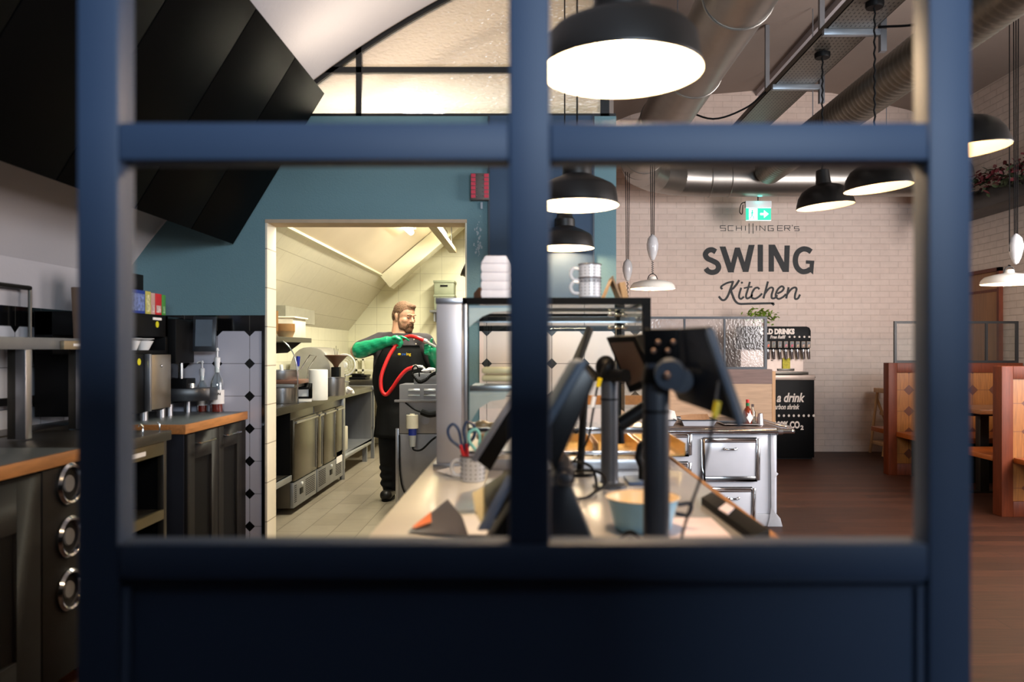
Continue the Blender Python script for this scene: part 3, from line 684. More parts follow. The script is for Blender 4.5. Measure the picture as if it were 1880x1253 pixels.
def fridge(ya, yb, doors, lab, vent):
    t = thing('undercounter_fridge', lab, 'fridge', (-2.15, (ya + yb) / 2, 0))
    MB().box((XL + .03, ya, .05), (XF - .02, yb, CT - .055)).obj('body', steel_dk, t, .003)
    for a, b in doors:
        d = MB().box((XF - .02, a + .006, .26), (XF + .012, b - .006, CT - .12)).obj('door', fridge_st, t, .005)
        MB().box((XF + .012, a + .02, CT - .15), (XF + .03, b - .02, CT - .135)).box((XF + .012, b - .03, .28), (XF + .016, b - .022, CT - .16)).obj('handle', steel, d)
    MB().box((XF - .02, ya + .004, .05), (XF + .006, yb - .004, .25)).obj('base_panel', steel_dull, t, .002)
    for (a, b) in vent:
        v = MB(); n = int((b - a) / .022)
        for i in range(n):
            for k in range(9): v.box((XF + .006, a + i * .022, .09 + k * .016), (XF + .0075, a + i * .022 + .013, .09 + k * .016 + .007))
        v.obj('vent', black, t)
    yc = (vent[0][1] + vent[1][0]) / 2
    MB().box((XF + .006, yc - .045, .13), (XF + .010, yc + .045, .18)).obj('thermostat', black, t, .002)
    MB().box((XF + .006, yc - .02, .205), (XF + .02, yc + .01, .225)).obj('knob', white_pl, t, .003)
    return t
ya, yb, yc_, yd = px_y(537), px_y(579.5), px_y(581), px_y(628.5)
fridge(ya, yb, [(ya, yb)], 'single-door stainless undercounter fridge nearer the doorway', [(ya + .03, ya + .10), (ya + .34, yb - .04)])
fm = (yc_ + yd) / 2
f2 = fridge(yc_, yd, [(yc_, yc_ + .17), (yc_ + .2, yc_ + .62), (yc_ + .64, yd)], 'wide stainless undercounter fridge with several doors further into the kitchen', [(yc_ + .05, yc_ + .30), (yc_ + .66, yd - .06)])
MB().box((XF + .007, yd - .28, .20), (XF + .012, yd - .06, .31)).obj('taped_note', paper, f2)
r2 = thing('open_rack', 'stainless open shelf with plastic tubs at the far end of the kitchen run', 'cabinet', (-2.15, 8.9, 0))
ye, yf = yd + .06, 9.25
MB().box((XF - .03, yd + .01, .10), (XF + .01, ye + .02, CT - .056)).cyl((XF - .01, yd + .04, 0), (XF - .01, yd + .04, .1), .025).obj('post', steel_dull, r2, .002)
MB().box((XL + .05, ye, .22), (XF, yf, .25)).box((XF - .02, ye, .19), (XF, yf, .25)).obj('shelf', steel_dull, r2, .002)
MB().box((XL + .05, yf - .012, .25), (XF, yf, CT - .056)).obj('end_panel', steel, r2)
MB().box((XL + .05, ye, .25), (XL + .06, yf, CT - .05)).obj('back_panel', black, r2)
MB().box((XF - .07, yf - .18, 0), (XF - .02, yf - .13, .19)).obj('leg', steel_dull, r2)
tag(MB().box((XF - .22, ye + .12, .25), (XF - .04, ye + .36, .50)).obj('plastic_tub', mat('clear_tub', (190, 184, 168), rough=.4), None, .01), 'pale plastic tub on the far open shelf under the kitchen worktop', 'tub')
sb = thing('side_table', 'stainless steel sink bench at the back left of the kitchen', 'bench', (-2.1, 10, 0))
MB().box((XL, 9.3, .82), (-1.80, 10.86, .86)).obj('top', steel_dull, sb, .003)
MB().box((XL + .02, 9.35, .35), (-1.86, 10.8, .38)).obj('shelf', steel_dk, sb)
for yy in (9.35, 10.7): MB().box((-1.88, yy, 0), (-1.84, yy + .04, .82)).obj('leg', steel_dull, sb)
MB().box((-2.2, 9.6, .86), (-1.84, 10.2, .93)).obj('basin', steel_dk, sb, .01)

def on_ct(px, D): return (px - 970) * D / F
# things on the kitchen worktop
def pot(x, y, z, r, h, lb, m=steel, rim=True, handle=False, nm='steel_pot'):
    t = thing(nm, lb, 'pot', (x, y, z))
    MB().lathe([(0, 0), (r * .96, 0), (r, .01), (r, h), (r + .008, h + .003), (r + .008, h + .006), (r - .003, h + .004), (r - .003, .01), (0, .008)], (x, y, z), 36).obj('body', m, t)
    if handle: MB().tube([(x + r, y - .03, z + h * .8), (x + r + .03, y - .03, z + h * .8), (x + r + .03, y + .03, z + h * .8), (x + r, y + .03, z + h * .8)], .005).obj('handle', m, t)
    return t
PY = 6.35
pot(-1.99, PY, CT, .12, .125, 'low stainless pot at the near end of the kitchen worktop under the tray stack')
st = thing('stacked_trays', 'ridged steel tray stack with dark rims between two pots', 'trays', (-1.99, PY, CT + .131))
MB().box((-2.15, PY - .15, CT + .131), (-1.85, PY + .15, CT + .160)).obj('tray', steel_dull, st, .006)
MB().box((-2.14, PY - .14, CT + .160), (-1.815, PY + .14, CT + .193)).obj('tray', mat('brown_tray', (120, 84, 70), rough=.4, metal=.3), st, .006)
pot(-1.995, PY, CT + .194, .135, .068, 'shallow stainless bowl on top of the tray stack')
for k, (dx, dz, lean) in enumerate(((-.075, .0, -.05), (-.045, .0, -.045), (.015, -.05, -.03))):
    tag(MB().tube([(-1.99 + dx, PY, CT + .204), (-1.99 + dx + lean * .7, PY, CT + .31 + dz), (-1.99 + dx + lean, PY + .01, CT + .36 + dz)], [.008, .015, .013]).obj('ladle_handle', white_pl), ['leftmost white utensil handle leaning in the shallow bowl', 'middle white utensil handle in the shallow bowl', 'shorter white utensil handle at the right in the shallow bowl'][k], 'utensil')
# whisk with blue handle
wkx = on_ct(545, PY)
tw = thing('blue_brush', 'small bottle with blue cap standing in the shallow bowl', 'brush', (wkx, PY, CT + .204))
MB().tube([(wkx, PY, CT + .204), (wkx + .005, PY, CT + .30)], .011).obj('stem', mat('clear_stem', (180, 186, 196), rough=.2), tw)
MB().tube([(wkx + .005, PY, CT + .30), (wkx + .012, PY, CT + .38)], .016).obj('cap', mat('blue_cap', (24, 40, 150), rough=.4), tw)
# wire handle arcs
hw = MB().tube(spline([(-2.1, 6.2, CT + .2), (-2.08, 6.2, CT + .48), (-1.98, 6.2, CT + .52), (-1.88, 6.2, CT + .44), (-1.83, 6.2, CT + .30), (-1.82, 6.2, CT + .001)]), .005).obj('wire_stand', chrome)
tag(hw, 'bent chrome wire hoop standing behind the shallow bowl', 'wire stand')
wr2 = MB().tube([W(552, 678, 6.6), W(569, 652, 6.6), W(581, 654, 6.6), W(566, 676, 6.6), W(560, 735, 6.6)], .004).obj('wire_rack', chrome)
tag(wr2, 'slanting chrome wire loop in front of the grey rounded machine', 'wire rack')
# scale / radio (black framed tablet)
rd = thing('kitchen_scale', 'black framed kitchen scale with white display beside the paper roll', 'scale', (-1.885, 6.56, CT))
Mr = Matrix.Translation((-1.878, 6.53, CT)) @ Matrix.Rotation(R(18), 4, 'Z')
MB().box((-.09, -.05, 0), (.07, .10, .03), Mr).obj('base', paper, rd, .003)
MB().box((-.09, -.055, .03), (-.055, -.02, .155), Mr).box((.045, -.055, .03), (.075, -.02, .155), Mr).box((-.055, -.055, .03), (.045, -.02, .045), Mr).box((-.055, -.055, .105), (.045, -.02, .155), Mr).obj('frame', black, rd, .004)
MB().box((-.055, -.03, .045), (.045, -.025, .105), Mr).obj('display', white_pl, rd)
# paper towel roll
pt = thing('paper_towel_roll', 'tall white paper towel roll standing on the kitchen worktop', 'paper roll', (on_ct(586, 6.75) , 6.72, CT))
px = on_ct(586, 6.75)
MB().lathe([(.02, .002), (.078, .002), (.08, .01), (.08, .255), (.078, .262), (.02, .262)], (px, 6.72, CT), 40).obj('roll', paper, pt)
MB().lathe([(.0195, 0), (.0195, .261)], (px, 6.72, CT), 20).obj('core', mat('cardboard', (160, 130, 96), rough=.9), pt)
# big rounded slicer / drum
dm = thing('drum_machine', 'large grey food machine with rounded top at the back of the kitchen worktop', 'food machine', (-2.2, 7.5, CT))
gm = mat('machine_grey', (150, 146, 136), rough=.4, var=.06)
hump = [(-2.45 + 0, 0)]
pr = [(7.05, .0)] + [(7.48 - .42 * math.cos(a), .10 + .34 * math.sin(a)) for a in [R(10 + i * 14) for i in range(12)]] + [(7.95, .0)]
hp = []
for i in range(15):
    a = math.pi * i / 14; hp.append((-2.227 - .218 * math.copysign(abs(math.cos(a)) ** .75, math.cos(a)), .10 + .36 * abs(math.sin(a)) ** .75))
ee = MB()
ee.prism([(x, CT + z) for x, z in ([(-2.446, .03)] + hp + [(-2.008, .03)])], 8.0, 8.6, 'y')
ee.obj('housing', gm, dm, .015)
for xx_ in (-2.42, -2.1): MB().box((xx_, 8.05, CT), (xx_ + .05, 8.5, CT + .03)).obj('foot', black, dm)
fn = thing('table_fan', 'round clear guarded disc like a fan beside the brown funnel', 'fan', (on_ct(633, 8.75), 8.75, CT))
fx = on_ct(632, 8.75)
def torus(mb, c, r, t, ax='y', n=28):
    pts = []
    for i in range(n):
        a = 2 * math.pi * i / n
        pts.append(Vector(c) + (Vector((r * math.cos(a), 0, r * math.sin(a))) if ax == 'y' else (Vector((0, r * math.cos(a), r * math.sin(a))) if ax == 'x' else Vector((r * math.cos(a), r * math.sin(a), 0)))))
    return mb.tube(pts, t, 8, True)
fz = CT + .262
mbf = MB(); torus(mbf, (fx, 8.75, fz), .12, .008)
for rr_ in (.04, .065, .09): torus(mbf, (fx, 8.745, fz), rr_, .002, n=24)
for i in range(12):
    a = i * math.pi / 6; mbf.tube([(fx, 8.745, fz), (fx + .112 * math.cos(a), 8.75, fz + .112 * math.sin(a))], .0015, 5)
mbf.obj('guard', white_pl, fn)
MB().cyl((fx, 8.73, fz), (fx, 8.78, fz), .03).obj('hub', white_pl, fn)
MB().cyl((fx, 8.75, CT), (fx, 8.75, fz - .1), .012).cyl((fx, 8.75, CT), (fx, 8.75, CT + .015), .06).obj('stand', black, fn)
fu = thing('funnel', 'dark brown funnel on a black stand behind the steel pot', 'funnel', (on_ct(617, 7.8), 7.8, CT))
fxx = on_ct(617, 7.8)
MB().lathe([(.02, .26), (.035, .29), (.10, .36), (.115, .375), (.11, .38), (.03, .30)], (fxx, 7.8, CT), 28).obj('cone', mat('brown_bowl', (96, 66, 50), rough=.4), fu)
MB().box((fxx - .04, 7.76, CT), (fxx + .04, 7.84, CT + .26)).obj('stand', black, fu, .004)
MB().tube([(fxx - .01, 7.8, CT + .37), (fxx - .02, 7.8, CT + .45)], .002, 5).tube([(fxx, 7.8, CT + .37), (fxx, 7.8, CT + .47)], .002, 5).tube([(fxx + .01, 7.8, CT + .37), (fxx + .02, 7.8, CT + .44)], .002, 5).obj('prongs', black, fu)
pot(on_ct(612, 7.4), 7.4, CT, .115, .165, 'deep stainless pot right of the paper towel roll', handle=True)
nap = MB()
for k in range(9):
    nap.ell((on_ct(637, 7.6) + random.uniform(-.06, .06), 7.6 + random.uniform(-.06, .06), CT + .022 + random.uniform(0, .03)), (random.uniform(.03, .055), .035, random.uniform(.014, .026)), Matrix.Rotation(random.uniform(-1, 1), 3, 'Y'), 8, 6)
tag(remesh(nap, .006, 1).obj('crumpled_cloth', paper), 'crumpled white cloth on the kitchen worktop edge', 'cloth')
ba = MB().box((-2.20, 9.62, .93), (-2.0, 9.9, .96)).box((-2.17, 9.64, .96), (-1.99, 9.9, .985)).box((-2.2, 9.62, .985), (-2.05, 9.8, 1.0)).obj('black_tray', black, None, .004)
tag(ba, 'black plastic trays stacked on the sink bench at the back of the kitchen', 'tray')
# wall shelf with boxes
sh = thing('wall_shelf', 'stainless wall shelf over the near end of the kitchen worktop', 'shelf', (-2.2, 6.2, 1.37))
SZ = 1.40
MB().box((XL, 5.25, SZ - .04), (-1.94, 7.02, SZ)).obj('board', steel_dk, sh, .002)
for yy in (5.6, 6.9): MB().prism([(XL, SZ - .04), (-2.0, SZ - .04), (-2.12, SZ - .13), (XL, SZ - .15)], yy, yy + .01, 'y').obj('bracket', steel_dk, sh)
tub = mat('milky_tub', (232, 224, 204), rough=.35)
t1 = tag(MB().box((-2.46, 6.62, SZ), (-1.985, 7.0, SZ + .165)).box((-2.47, 6.61, SZ + .165), (-1.965, 7.01, SZ + .18)).obj('plastic_crate', tub, None, .008), 'milky white plastic crate on the kitchen wall shelf', 'crate')
kr = mat('kraft_bowl', (214, 178, 130), rough=.8)
for j, (xx_, yy_, n, lb) in enumerate(((-2.005, 6.48, 7, 'shorter stack of kraft paper bowls in front of the white crate'), (-2.10, 6.34, 17, 'tall stack of kraft paper bowls at the left end of the wall shelf'))):
    m_ = MB()
    for k in range(n): m_.lathe([(.055, 0), (.075, .05), (.078, .052), (.073, .05)], (xx_, yy_, SZ + k * .010), 28)
    m_.lathe([(0, .001), (.055, .001)], (xx_, yy_, SZ), 28); m_.lathe([(0, .05), (.073, .05)], (xx_, yy_, SZ + (n - 1) * .010), 28)
    tag(m_.obj('paper_bowl_stack', kr), lb, 'paper bowls')
nb = thing('wall_niche', 'small grey recessed cupboard above the white crate', 'cupboard', (-2.45, 7.2, 1.5))
MB().box((XL, 7.3, 1.56), (-2.26, 8.3, 1.71)).obj('box', mat('grey_niche', (150, 146, 130), rough=.6), nb)
tag(MB().box((XL + .002, 6.3, 1.42), (XL + .008, 6.9, 1.555)).obj('paper_notice', paper), 'paper notice taped on the left kitchen wall', 'notice')
# far back wall fittings
gs = thing('storage_crates_shelf', 'steel shelf on the back kitchen wall carrying grey crates', 'shelf', (-1.2, 10.7, 1.55))
SZ2 = 1.3 + (642 - 570) * 10.6 / F
MB().box((-1.33, 10.55, SZ2 - .03), (.1, 10.86, SZ2)).obj('board', steel_dull, gs, .003)
for xx_ in (-1.28, -.6): MB().box((xx_, 10.6, SZ2 - .15), (xx_ + .02, 10.86, SZ2 - .03)).obj('bracket', steel_dull, gs)
gc = mat('grey_green_crate', (128, 134, 112), rough=.6)
def crate(x0, x1, z0, z1, lb):
    t = thing('storage_crate', lb, 'crate', ((x0 + x1) / 2, 10.7, z0), 'grey crates on the kitchen back shelf')
    MB().box((x0 + .01, 10.57, z0), (x1 - .01, 10.84, z1 - .02)).obj('body', gc, t, .01)
    MB().box((x0, 10.56, z1 - .03), (x1, 10.85, z1)).obj('rim', gc, t, .004)
    MB().box(((x0 + x1) / 2 - .05, 10.565, z1 - .085), ((x0 + x1) / 2 + .05, 10.572, z1 - .06)).obj('grip', black, t)
cx0, cx1 = on_ct(796, 10.6), on_ct(835, 10.6)
crate(cx0, cx1, SZ2, SZ2 + .21, 'grey-green storage crate standing on the back shelf, lower of two')
crate(cx0, cx1 , SZ2 + .21, SZ2 + .40, 'grey-green storage crate stacked on top of the other')
rk = thing('steel_frame_rack', 'cream steel rail rack on the back wall behind the cook', 'rack', (-2.0, 10.8, 0.86))
m_ = MB()
for px_ in (652, 664): m_.box((on_ct(px_, 10.7), 10.72, .86), (on_ct(px_, 10.7) + .025, 10.84, 1.42 if px_ == 652 else 1.2))
m_.box((on_ct(652, 10.7), 10.72, 1.0), (on_ct(700, 10.7), 10.74, 1.03)); m_.box((on_ct(652, 10.7), 10.72, 1.15), (on_ct(700, 10.7), 10.74, 1.17))
m_.obj('rails', cream_wall, rk)
# fluorescent fittings
tube_m = mat('fluorescent_tube', (255, 250, 225), rough=.4, var=0, emit=(255, 246, 205), estr=9)
def fluo(x, z, y0_, y1_, lb):
    t = thing('fluorescent_lamp', lb, 'ceiling lamp', (x, (y0_ + y1_) / 2, z))
    MB().box((x - .06, y0_, z + .03), (x + .06, y1_, z + .07)).obj('housing', white_pl, t, .005)
    MB().tube([(x, y0_ + .01, z), (x, y1_ - .01, z)], .035, 14).obj('diffuser', tube_m, t)
    MB().cyl((x, y0_ + .1, z + .07), (x, y0_ + .1, z + .35), .006).cyl((x, y1_ - .1, z + .07), (x, y1_ - .1, z + .35), .006).obj('hanger', steel_dull, t)
    return t
fluo(-1.10, 2.76, 9.1, 10.15, 'bright fluorescent ceiling lamp nearer the right in the kitchen')
fluo(-1.36, 2.66, 8.3, 9.1, 'bright fluorescent ceiling lamp seen at the top of the doorway')
fluo(-1.10, 2.80, 5.6, 6.9, 'fluorescent lamp glowing behind the rippled arched glass')
bm_ = thing('cable_duct', 'brown metal duct crossing the upper right of the kitchen doorway', 'duct', (-.8, 8, 2.5))
MB().box((-1.02, 6.8, 2.55), (-.93, 10.15, 2.60)).obj('channel', mat('tan_metal', (140, 122, 92), rough=.5, metal=.3), bm_)
MB().cyl((-.98, 7.0, 2.60), (-.98, 7.0, 3.1), .006).cyl((-.98, 10.0, 2.60), (-.98, 10.0, 3.1), .006).obj('hanger', steel_dull, bm_)
rdct = tag(MB().cyl((-.72, 9.3, 2.30), (-.25, 9.3, 2.05), .14).cyl((-.72, 9.3, 2.30), (-.735, 9.3, 2.308), .15).cyl((-.3, 9.3, 2.1), (-.3, 9.3, 3.4), .12).obj('round_duct', steel_dk), 'dark round steel duct end at the right edge of the kitchen doorway', 'duct')

# ------------------------------------------------------------------ machine in front of the cook
mc = thing('fryer_cabinet', 'stainless steel kitchen machine with louvres and power plug, its back towards the counter', 'kitchen machine', (-.75, 6.4, 0))
ms = mat('machine_steel', (150, 150, 156), rough=.38, metal=.75, var=.05)
XM0, XM1, YM0, YM1 = -1.028, -.30, 6.25, 6.55
MB().box((XM0, YM0, .63), (XM1, YM1, 1.02)).obj('upper_body', ms, mc, .003)
MB().box((XM0 - .0, YM0 - .0, .05), (XM1, YM1, .625)).obj('lower_body', ms, mc, .003)
MB().box((-.92, YM0 + .05, 1.02), (XM1, YM1, 1.105)).obj('rear_riser', ms, mc, .003)
MB().box((XM0 - .035, YM0 - .03, .88), (XM1, YM0 + .0, .90)).obj('rail', steel, mc, .002)
MB().box((XM0 - .03, YM0, 0.02), (XM0 - .005, YM0 + .03, .67)).obj('side_post', steel, mc, .002)
lv = MB()
for r_ in range(2):
    for c_ in range(3):
        x = XM0 + .07 + c_ * .125; z = .975 - r_ * .04
        lv.prism([(YM0, z - .012), (YM0 - .012, z - .008), (YM0, z + .012)], x, x + .095, 'x')
lv.obj('louvre', ms, mc, .002)
plug = MB().cyl((-.92, YM0 - .035, .78), (-.92, YM0 - .035, .675), .048).cyl((-.92, YM0 - .035, .78), (-.92, YM0 - .035, .79), .02).box((-.96, YM0 - .03, .68), (-.88, YM0, .77)).obj('socket_housing', mat('cream_plastic', (214, 208, 190), rough=.45), mc)
MB().cyl((-.918, YM0 - .035, .675), (-.918, YM0 - .035, .62), .032).obj('blue_connector', mat('blue_connector', (24, 50, 150), rough=.4), mc)
MB().cyl((-.918, YM0 - .035, .62), (-.918, YM0 - .035, .53), .03, .022).obj('plug', mat('grey_plug', (168, 172, 174), rough=.5), mc)
MB().lathe([(0, 0), (.035, 0), (.035, .004), (0, .004)], (-.82, YM0, .735), 8, Matrix.Rotation(R(90), 3, 'X')).obj('round_cover', ms, mc)
MB().tube(spline([(-.918, YM0 - .035, .53), (-.90, YM0 - .05, .505), (-.84, YM0 - .05, .51), (-.74, YM0 - .04, .60), (-.6, YM0 - .03, .66)]), .008).obj('power_cable', black, mc)
MB().tube(spline([(XM0 + .05, YM0 - .01, .875), (XM0 + .13, YM0 - .03, .82), (XM0 + .22, YM0 - .03, .79)]), .006).tube(spline([(XM0 + .18, YM0 - .04, .805), (XM0 + .24, YM0 - .045, .785), (XM0 + .30, YM0 - .04, .79)]), .024).obj('black_plug', black, mc)
MB().tube(spline([(XM0 - .0, YM0 - .008, .62), (XM0 + .01, YM0 - .01, .3), (XM0 + .05, YM0 - .01, .15), (XM0 + .15, YM0 - .01, .08)]), .006).obj('earth_cable', black, mc)
rg = MB()
for k in range(7): rg.ell((W(788, 0, 6.4).x + random.uniform(-.035, .035), 6.38 + random.uniform(-.03, .03), 1.122 + random.uniform(0, .02)), (random.uniform(.02, .04), .025, random.uniform(.01, .02)), Matrix.Rotation(random.uniform(-1, 1), 3, 'Y'), 8, 6)
tag(remesh(rg, .005, 1).obj('crumpled_cloth', paper), 'small crumpled white cloth on top of the steel machine before the cook', 'cloth')
# coiled black cord on top
coil = []
base = spline([W(757, 689, 6.2), W(768, 702, 6.2), W(780, 700, 6.2), W(792, 690, 6.2), W(800, 686, 6.2)], 30)
base = [b + Vector((0, 0, .006)) for b in base]
for i, p in enumerate(base):
    a = i * 1.05; coil.append(p + Vector((0, math.cos(a), math.sin(a))) * .014)
cc = thing('coiled_cord', 'black coiled spiral cord hanging over the top of the steel machine', 'cord', W(770, 700, 6.2))
MB().tube(coil, .0045, 6).obj('coil', black, cc)
MB().tube(spline([W(756, 690, 6.25), W(758, 676, 6.25), W(764, 672, 6.25), W(769, 682, 6.25), W(770, 692, 6.25)]), [.006] * 25).obj('connector', black, cc)

# ------------------------------------------------------------------ the cook
def build_person():
    DP = 6.86
    per = thing('person', 'bearded cook in black T-shirt and long apron with green gauntlet gloves holding a red hose', 'person', (-1.12, DP, 0))
    skin = mat('skin', (214, 160, 130), rough=.5, var=.05, scale=25)
    shirt_m = mat('black_shirt', (40, 34, 38), rough=.85, var=.12, scale=30, bump=.3, bscale=30)
    apron_m = mat('black_apron', (21, 21, 22), rough=.8, var=.15, scale=6, bump=.5, bscale=9)
    trouser_m = mat('black_trousers', (12, 12, 13), rough=.9, var=.1, bump=.5, bscale=14)
    glove_m = mat('green_rubber', (16, 150, 104), rough=.3, var=.10, scale=16, bump=.6, bscale=26)
    hair_m = mat('brown_hair', (112, 82, 58), rough=.8, var=.35, scale=90, bump=.8, bscale=160)
    beard_m = mat('brown_beard', (104, 72, 50), rough=.85, var=.35, scale=110, bump=.8, bscale=200)
    TX = -1.105
    prof = [(.78, .19, .145), (.90, .225, .16), (1.02, .238, .175), (1.14, .238, .178), (1.26, .232, .162), (1.34, .215, .14), (1.40, .15, .105), (1.44, .085, .07)]
    Rb = Matrix.Rotation(R(14), 3, 'Z')     # body turned a little to the right
    SR, ER, WR = Vector((-1.285, 6.84, 1.365)), Vector((-1.458, 6.66, 1.285)), Vector((-1.178, 6.545, 1.368))
    SL, EL, WL = Vector((-.905, 6.84, 1.355)), Vector((-.77, 6.74, 1.15)), Vector((-.80, 6.57, 1.245))
    HR, KR, AR = Vector((-1.20, 6.87, .80)), Vector((-1.205, 6.83, .46)), Vector((-1.215, 6.88, .10))
    HL, KL, AL = Vector((-1.00, 6.87, .80)), Vector((-.985, 6.86, .46)), Vector((-.98, 6.92, .10))
    def torso(mb, e):
        rings = []
        for z, rx, ry in prof:
            c = Vector((TX + (1.2 - z) * -.0, 6.86, z))
            rings.append([mb.bm.verts.new(c + Rb @ Vector(((rx + e) * math.cos(a), (ry + e) * math.sin(a), 0))) for a in [2 * math.pi * i / 28 for i in range(28)]])
        for i in range(len(rings) - 1): mb.skin(rings[i], rings[i + 1])
        mb.bm.faces.new(rings[0][::-1]); mb.bm.faces.new(rings[-1])
    # head frame: looks to the right, a little towards the camera, and down
    HC = W(742.5, 583, DP)
    HM = Matrix.Translation(HC) @ Matrix.Rotation(R(52), 4, 'Z') @ Matrix.Rotation(R(14), 4, 'X')   # local forward = -Y
    HR3 = HM.to_3x3()
    def hp_(x, y, z): return HM @ Vector((x, y, z))
    body = MB()
    torso(body, 0)
    for a, b, r0, r1 in ((SR, ER, .068, .055), (ER, WR, .052, .034), (SL, EL, .068, .055), (EL, WL, .052, .034), (HR, KR, .09, .065), (KR, AR, .062, .045), (HL, KL, .09, .065), (KL, AL, .062, .045)): body.cap(a, b, r0, r1)
    body.cap(AR + Vector((0, .02, -.05)), AR + Vector((0, -.13, -.065)), .035, .03); body.cap(AL + Vector((0, .02, -.05)), AL + Vector((.02, -.13, -.065)), .035, .03)
    neck0 = Vector((-1.125, 6.865, 1.40)); body.cap(neck0, hp_(0, .02, -.05), .082, .076); body.cap(neck0 + Vector((0, .02, .01)), hp_(0, .055, -.02), .072, .062)
    # head
    body.ell(hp_(0, .012, .035), (.083, .102, .098), HR3); body.ell(hp_(0, -.018, -.032), (.077, .078, .088), HR3); body.ell(hp_(0, -.02, -.085), (.062, .060, .045), HR3)
    body.ell(hp_(0, -.055, -.078), (.040, .038, .032), HR3)            # chin
    body.ell(hp_(.036, -.052, -.016), (.036, .036, .034), HR3); body.ell(hp_(-.036, -.052, -.016), (.036, .036, .034), HR3)   # cheeks
    body.ell(hp_(0, -.083, .035), (.045, .014, .010), HR3)             # brow
    body.cap(hp_(0, -.088, .022), hp_(0, -.110, -.010), .0085, .0125); body.ell(hp_(0, -.113, -.015), (.014, .013, .010), HR3)
    for s in (-1, 1):
        body.ell(hp_(s * .012, -.100, -.018), (.008, .009, .007), HR3)
        body.ell(hp_(s * .080, .012, .000), (.010, .020, .032), HR3)   # ears
        body.ell(hp_(s * .086, .018, .008), (.007, .018, .024), HR3)
        body.ell(hp_(s * .080, .006, -.024), (.008, .010, .012), HR3)
    body.ell(hp_(0, -.092, -.042), (.022, .010, .007), HR3)
    body.ell(hp_(0, -.090, -.053), (.019, .010, .007), HR3)
    o = remesh(body, .0055, 1).obj('body', skin, per, sharp=180)
    for s in (-1, 1):
        e = MB().ell(hp_(s * .031, -.0795, .014), (.0125, .0105, .0085), HR3, 12, 8).obj('eye', mat('eye_white', (150, 128, 116), rough=.3, var=0), per)
        MB().ell(hp_(s * .031, -.0885, .012), (.005, .003, .005), HR3, 10, 6).obj('iris', mat('iris_dark', (50, 40, 34), rough=.2, var=0), e)
        MB().ell(hp_(s * .031, -.081, .021), (.0145, .0115, .0065), HR3, 12, 6).obj('eyelid', skin, per)
        b_ = [hp_(s * .012, -.099, .036), hp_(s * .032, -.097, .042), hp_(s * .052, -.083, .036)]
        MB().tube(spline(b_, 4), .0036, 6).obj('eyebrow', hair_m, per)
    MB().ell(hp_(0, -.1025, -.0475), (.020, .0035, .0018), HR3, 12, 6).obj('mouth', mat('lip', (150, 84, 76), rough=.5, var=0), per)
    # hair: cap over the skull, cut off at the forehead and above the ears
    h = MB(); h.ell(hp_(0, .016, .050), (.0875, .106, .092), HR3); h.ell(hp_(0, .05, .01), (.082, .076, .09), HR3)
    h.ell(hp_(.012, -.040, .108), (.052, .044, .026), HR3)
    h = remesh(h, .006, 1)
    inv = HM.inverted(); kill = []
    for v in h.bm.verts:
        q = inv @ v.co
        edge = .004 + max(0, min(1, (-.005 - q.y) / .05)) * .082 - (abs(q.x) > .06) * .0
        if q.z < edge and q.y < .03 or q.z < -.055 or (q.z < .0 and abs(q.x) > .07 and q.y < .045): kill.append(v)
        v.co += Vector((random.uniform(-1, 1), random.uniform(-1, 1), random.uniform(-1, 1))) * .0016
    bmesh.ops.delete(h.bm, geom=kill, context='VERTS')
    h.obj('hair', hair_m, per, sharp=180)
    sb_ = MB()
    for s in (-1, 1): sb_.cap(hp_(s * .079, -.008, .03), hp_(s * .077, -.014, -.02), .009, .007)
    sb_.obj('sideburns', hair_m, per)
    bd = MB()
    for s in (-1, 1):
        bd.cap(hp_(s * .074, -.016, -.03), hp_(s * .060, -.045, -.080), .009, .022); bd.cap(hp_(s * .060, -.045, -.080), hp_(0, -.075, -.094), .022, .026)
        bd.cap(hp_(s * .028, -.092, -.045), hp_(s * .03, -.080, -.075), .009, .014); bd.cap(hp_(0, -.106, -.036), hp_(s * .026, -.095, -.040), .0055, .006)
    bd.ell(hp_(0, -.078, -.098), (.04, .032, .034), HR3)
    bd.ell(hp_(0, -.087, -.069), (.016, .014, .010), HR3)
    bd = remesh(bd, .005, 1)
    for v in bd.bm.verts: v.co += Vector((random.uniform(-1, 1), random.uniform(-1, 1), random.uniform(-1, 1))) * .0014
    bd.obj('beard', beard_m, per, sharp=180)
    # shirt
    s_ = MB(); torso(s_, .012)
    mR = SR.lerp(ER, .82); mL = SL.lerp(EL, .80)
    s_.cap(SR, mR, .086, .078); s_.cap(SL, mL, .086, .076)
    s_.cap(neck0 + Vector((0, 0, -.03)), SR, .085, .088); s_.cap(neck0 + Vector((0, 0, -.03)), SL, .085, .088)
    s_ = remesh(s_, .009, 3)
    for v in s_.bm.verts:
        k = math.sin(v.co.z * 60 + v.co.x * 25) * .0022 + math.sin(v.co.x * 70 - v.co.z * 40) * .0016; v.co += Vector((0, k, k * .5))
    s_.obj('shirt', shirt_m, per, sharp=180)
    torus_pts = [neck0 + Vector((.078 * math.cos(a), .075 * math.sin(a), .022 + .012 * math.sin(a))) for a in [2 * math.pi * i / 20 for i in range(20)]]
    MB().tube(torus_pts, .008, 8, True).obj('collar', mat('black_collar', (18, 17, 18), rough=.9), per)
    # trousers
    t_ = MB()
    for a, b, c in ((HR, KR, AR), (HL, KL, AL)):
        t_.cap(a, b, .122, .100); t_.cap(b, c + Vector((0, 0, .06)), .098, .080); t_.cap(c + Vector((0, 0, .06)), c + Vector((0, -.01, .02)), .080, .076)
    t_.ell((TX, 6.86, .85), (.225, .165, .12))
    t_ = remesh(t_, .010, 3)
    for v in t_.bm.verts:
        if v.co.z < .30: k = math.sin(v.co.z * 90 + v.co.x * 20) * .006; v.co += Vector((k, k, 0))
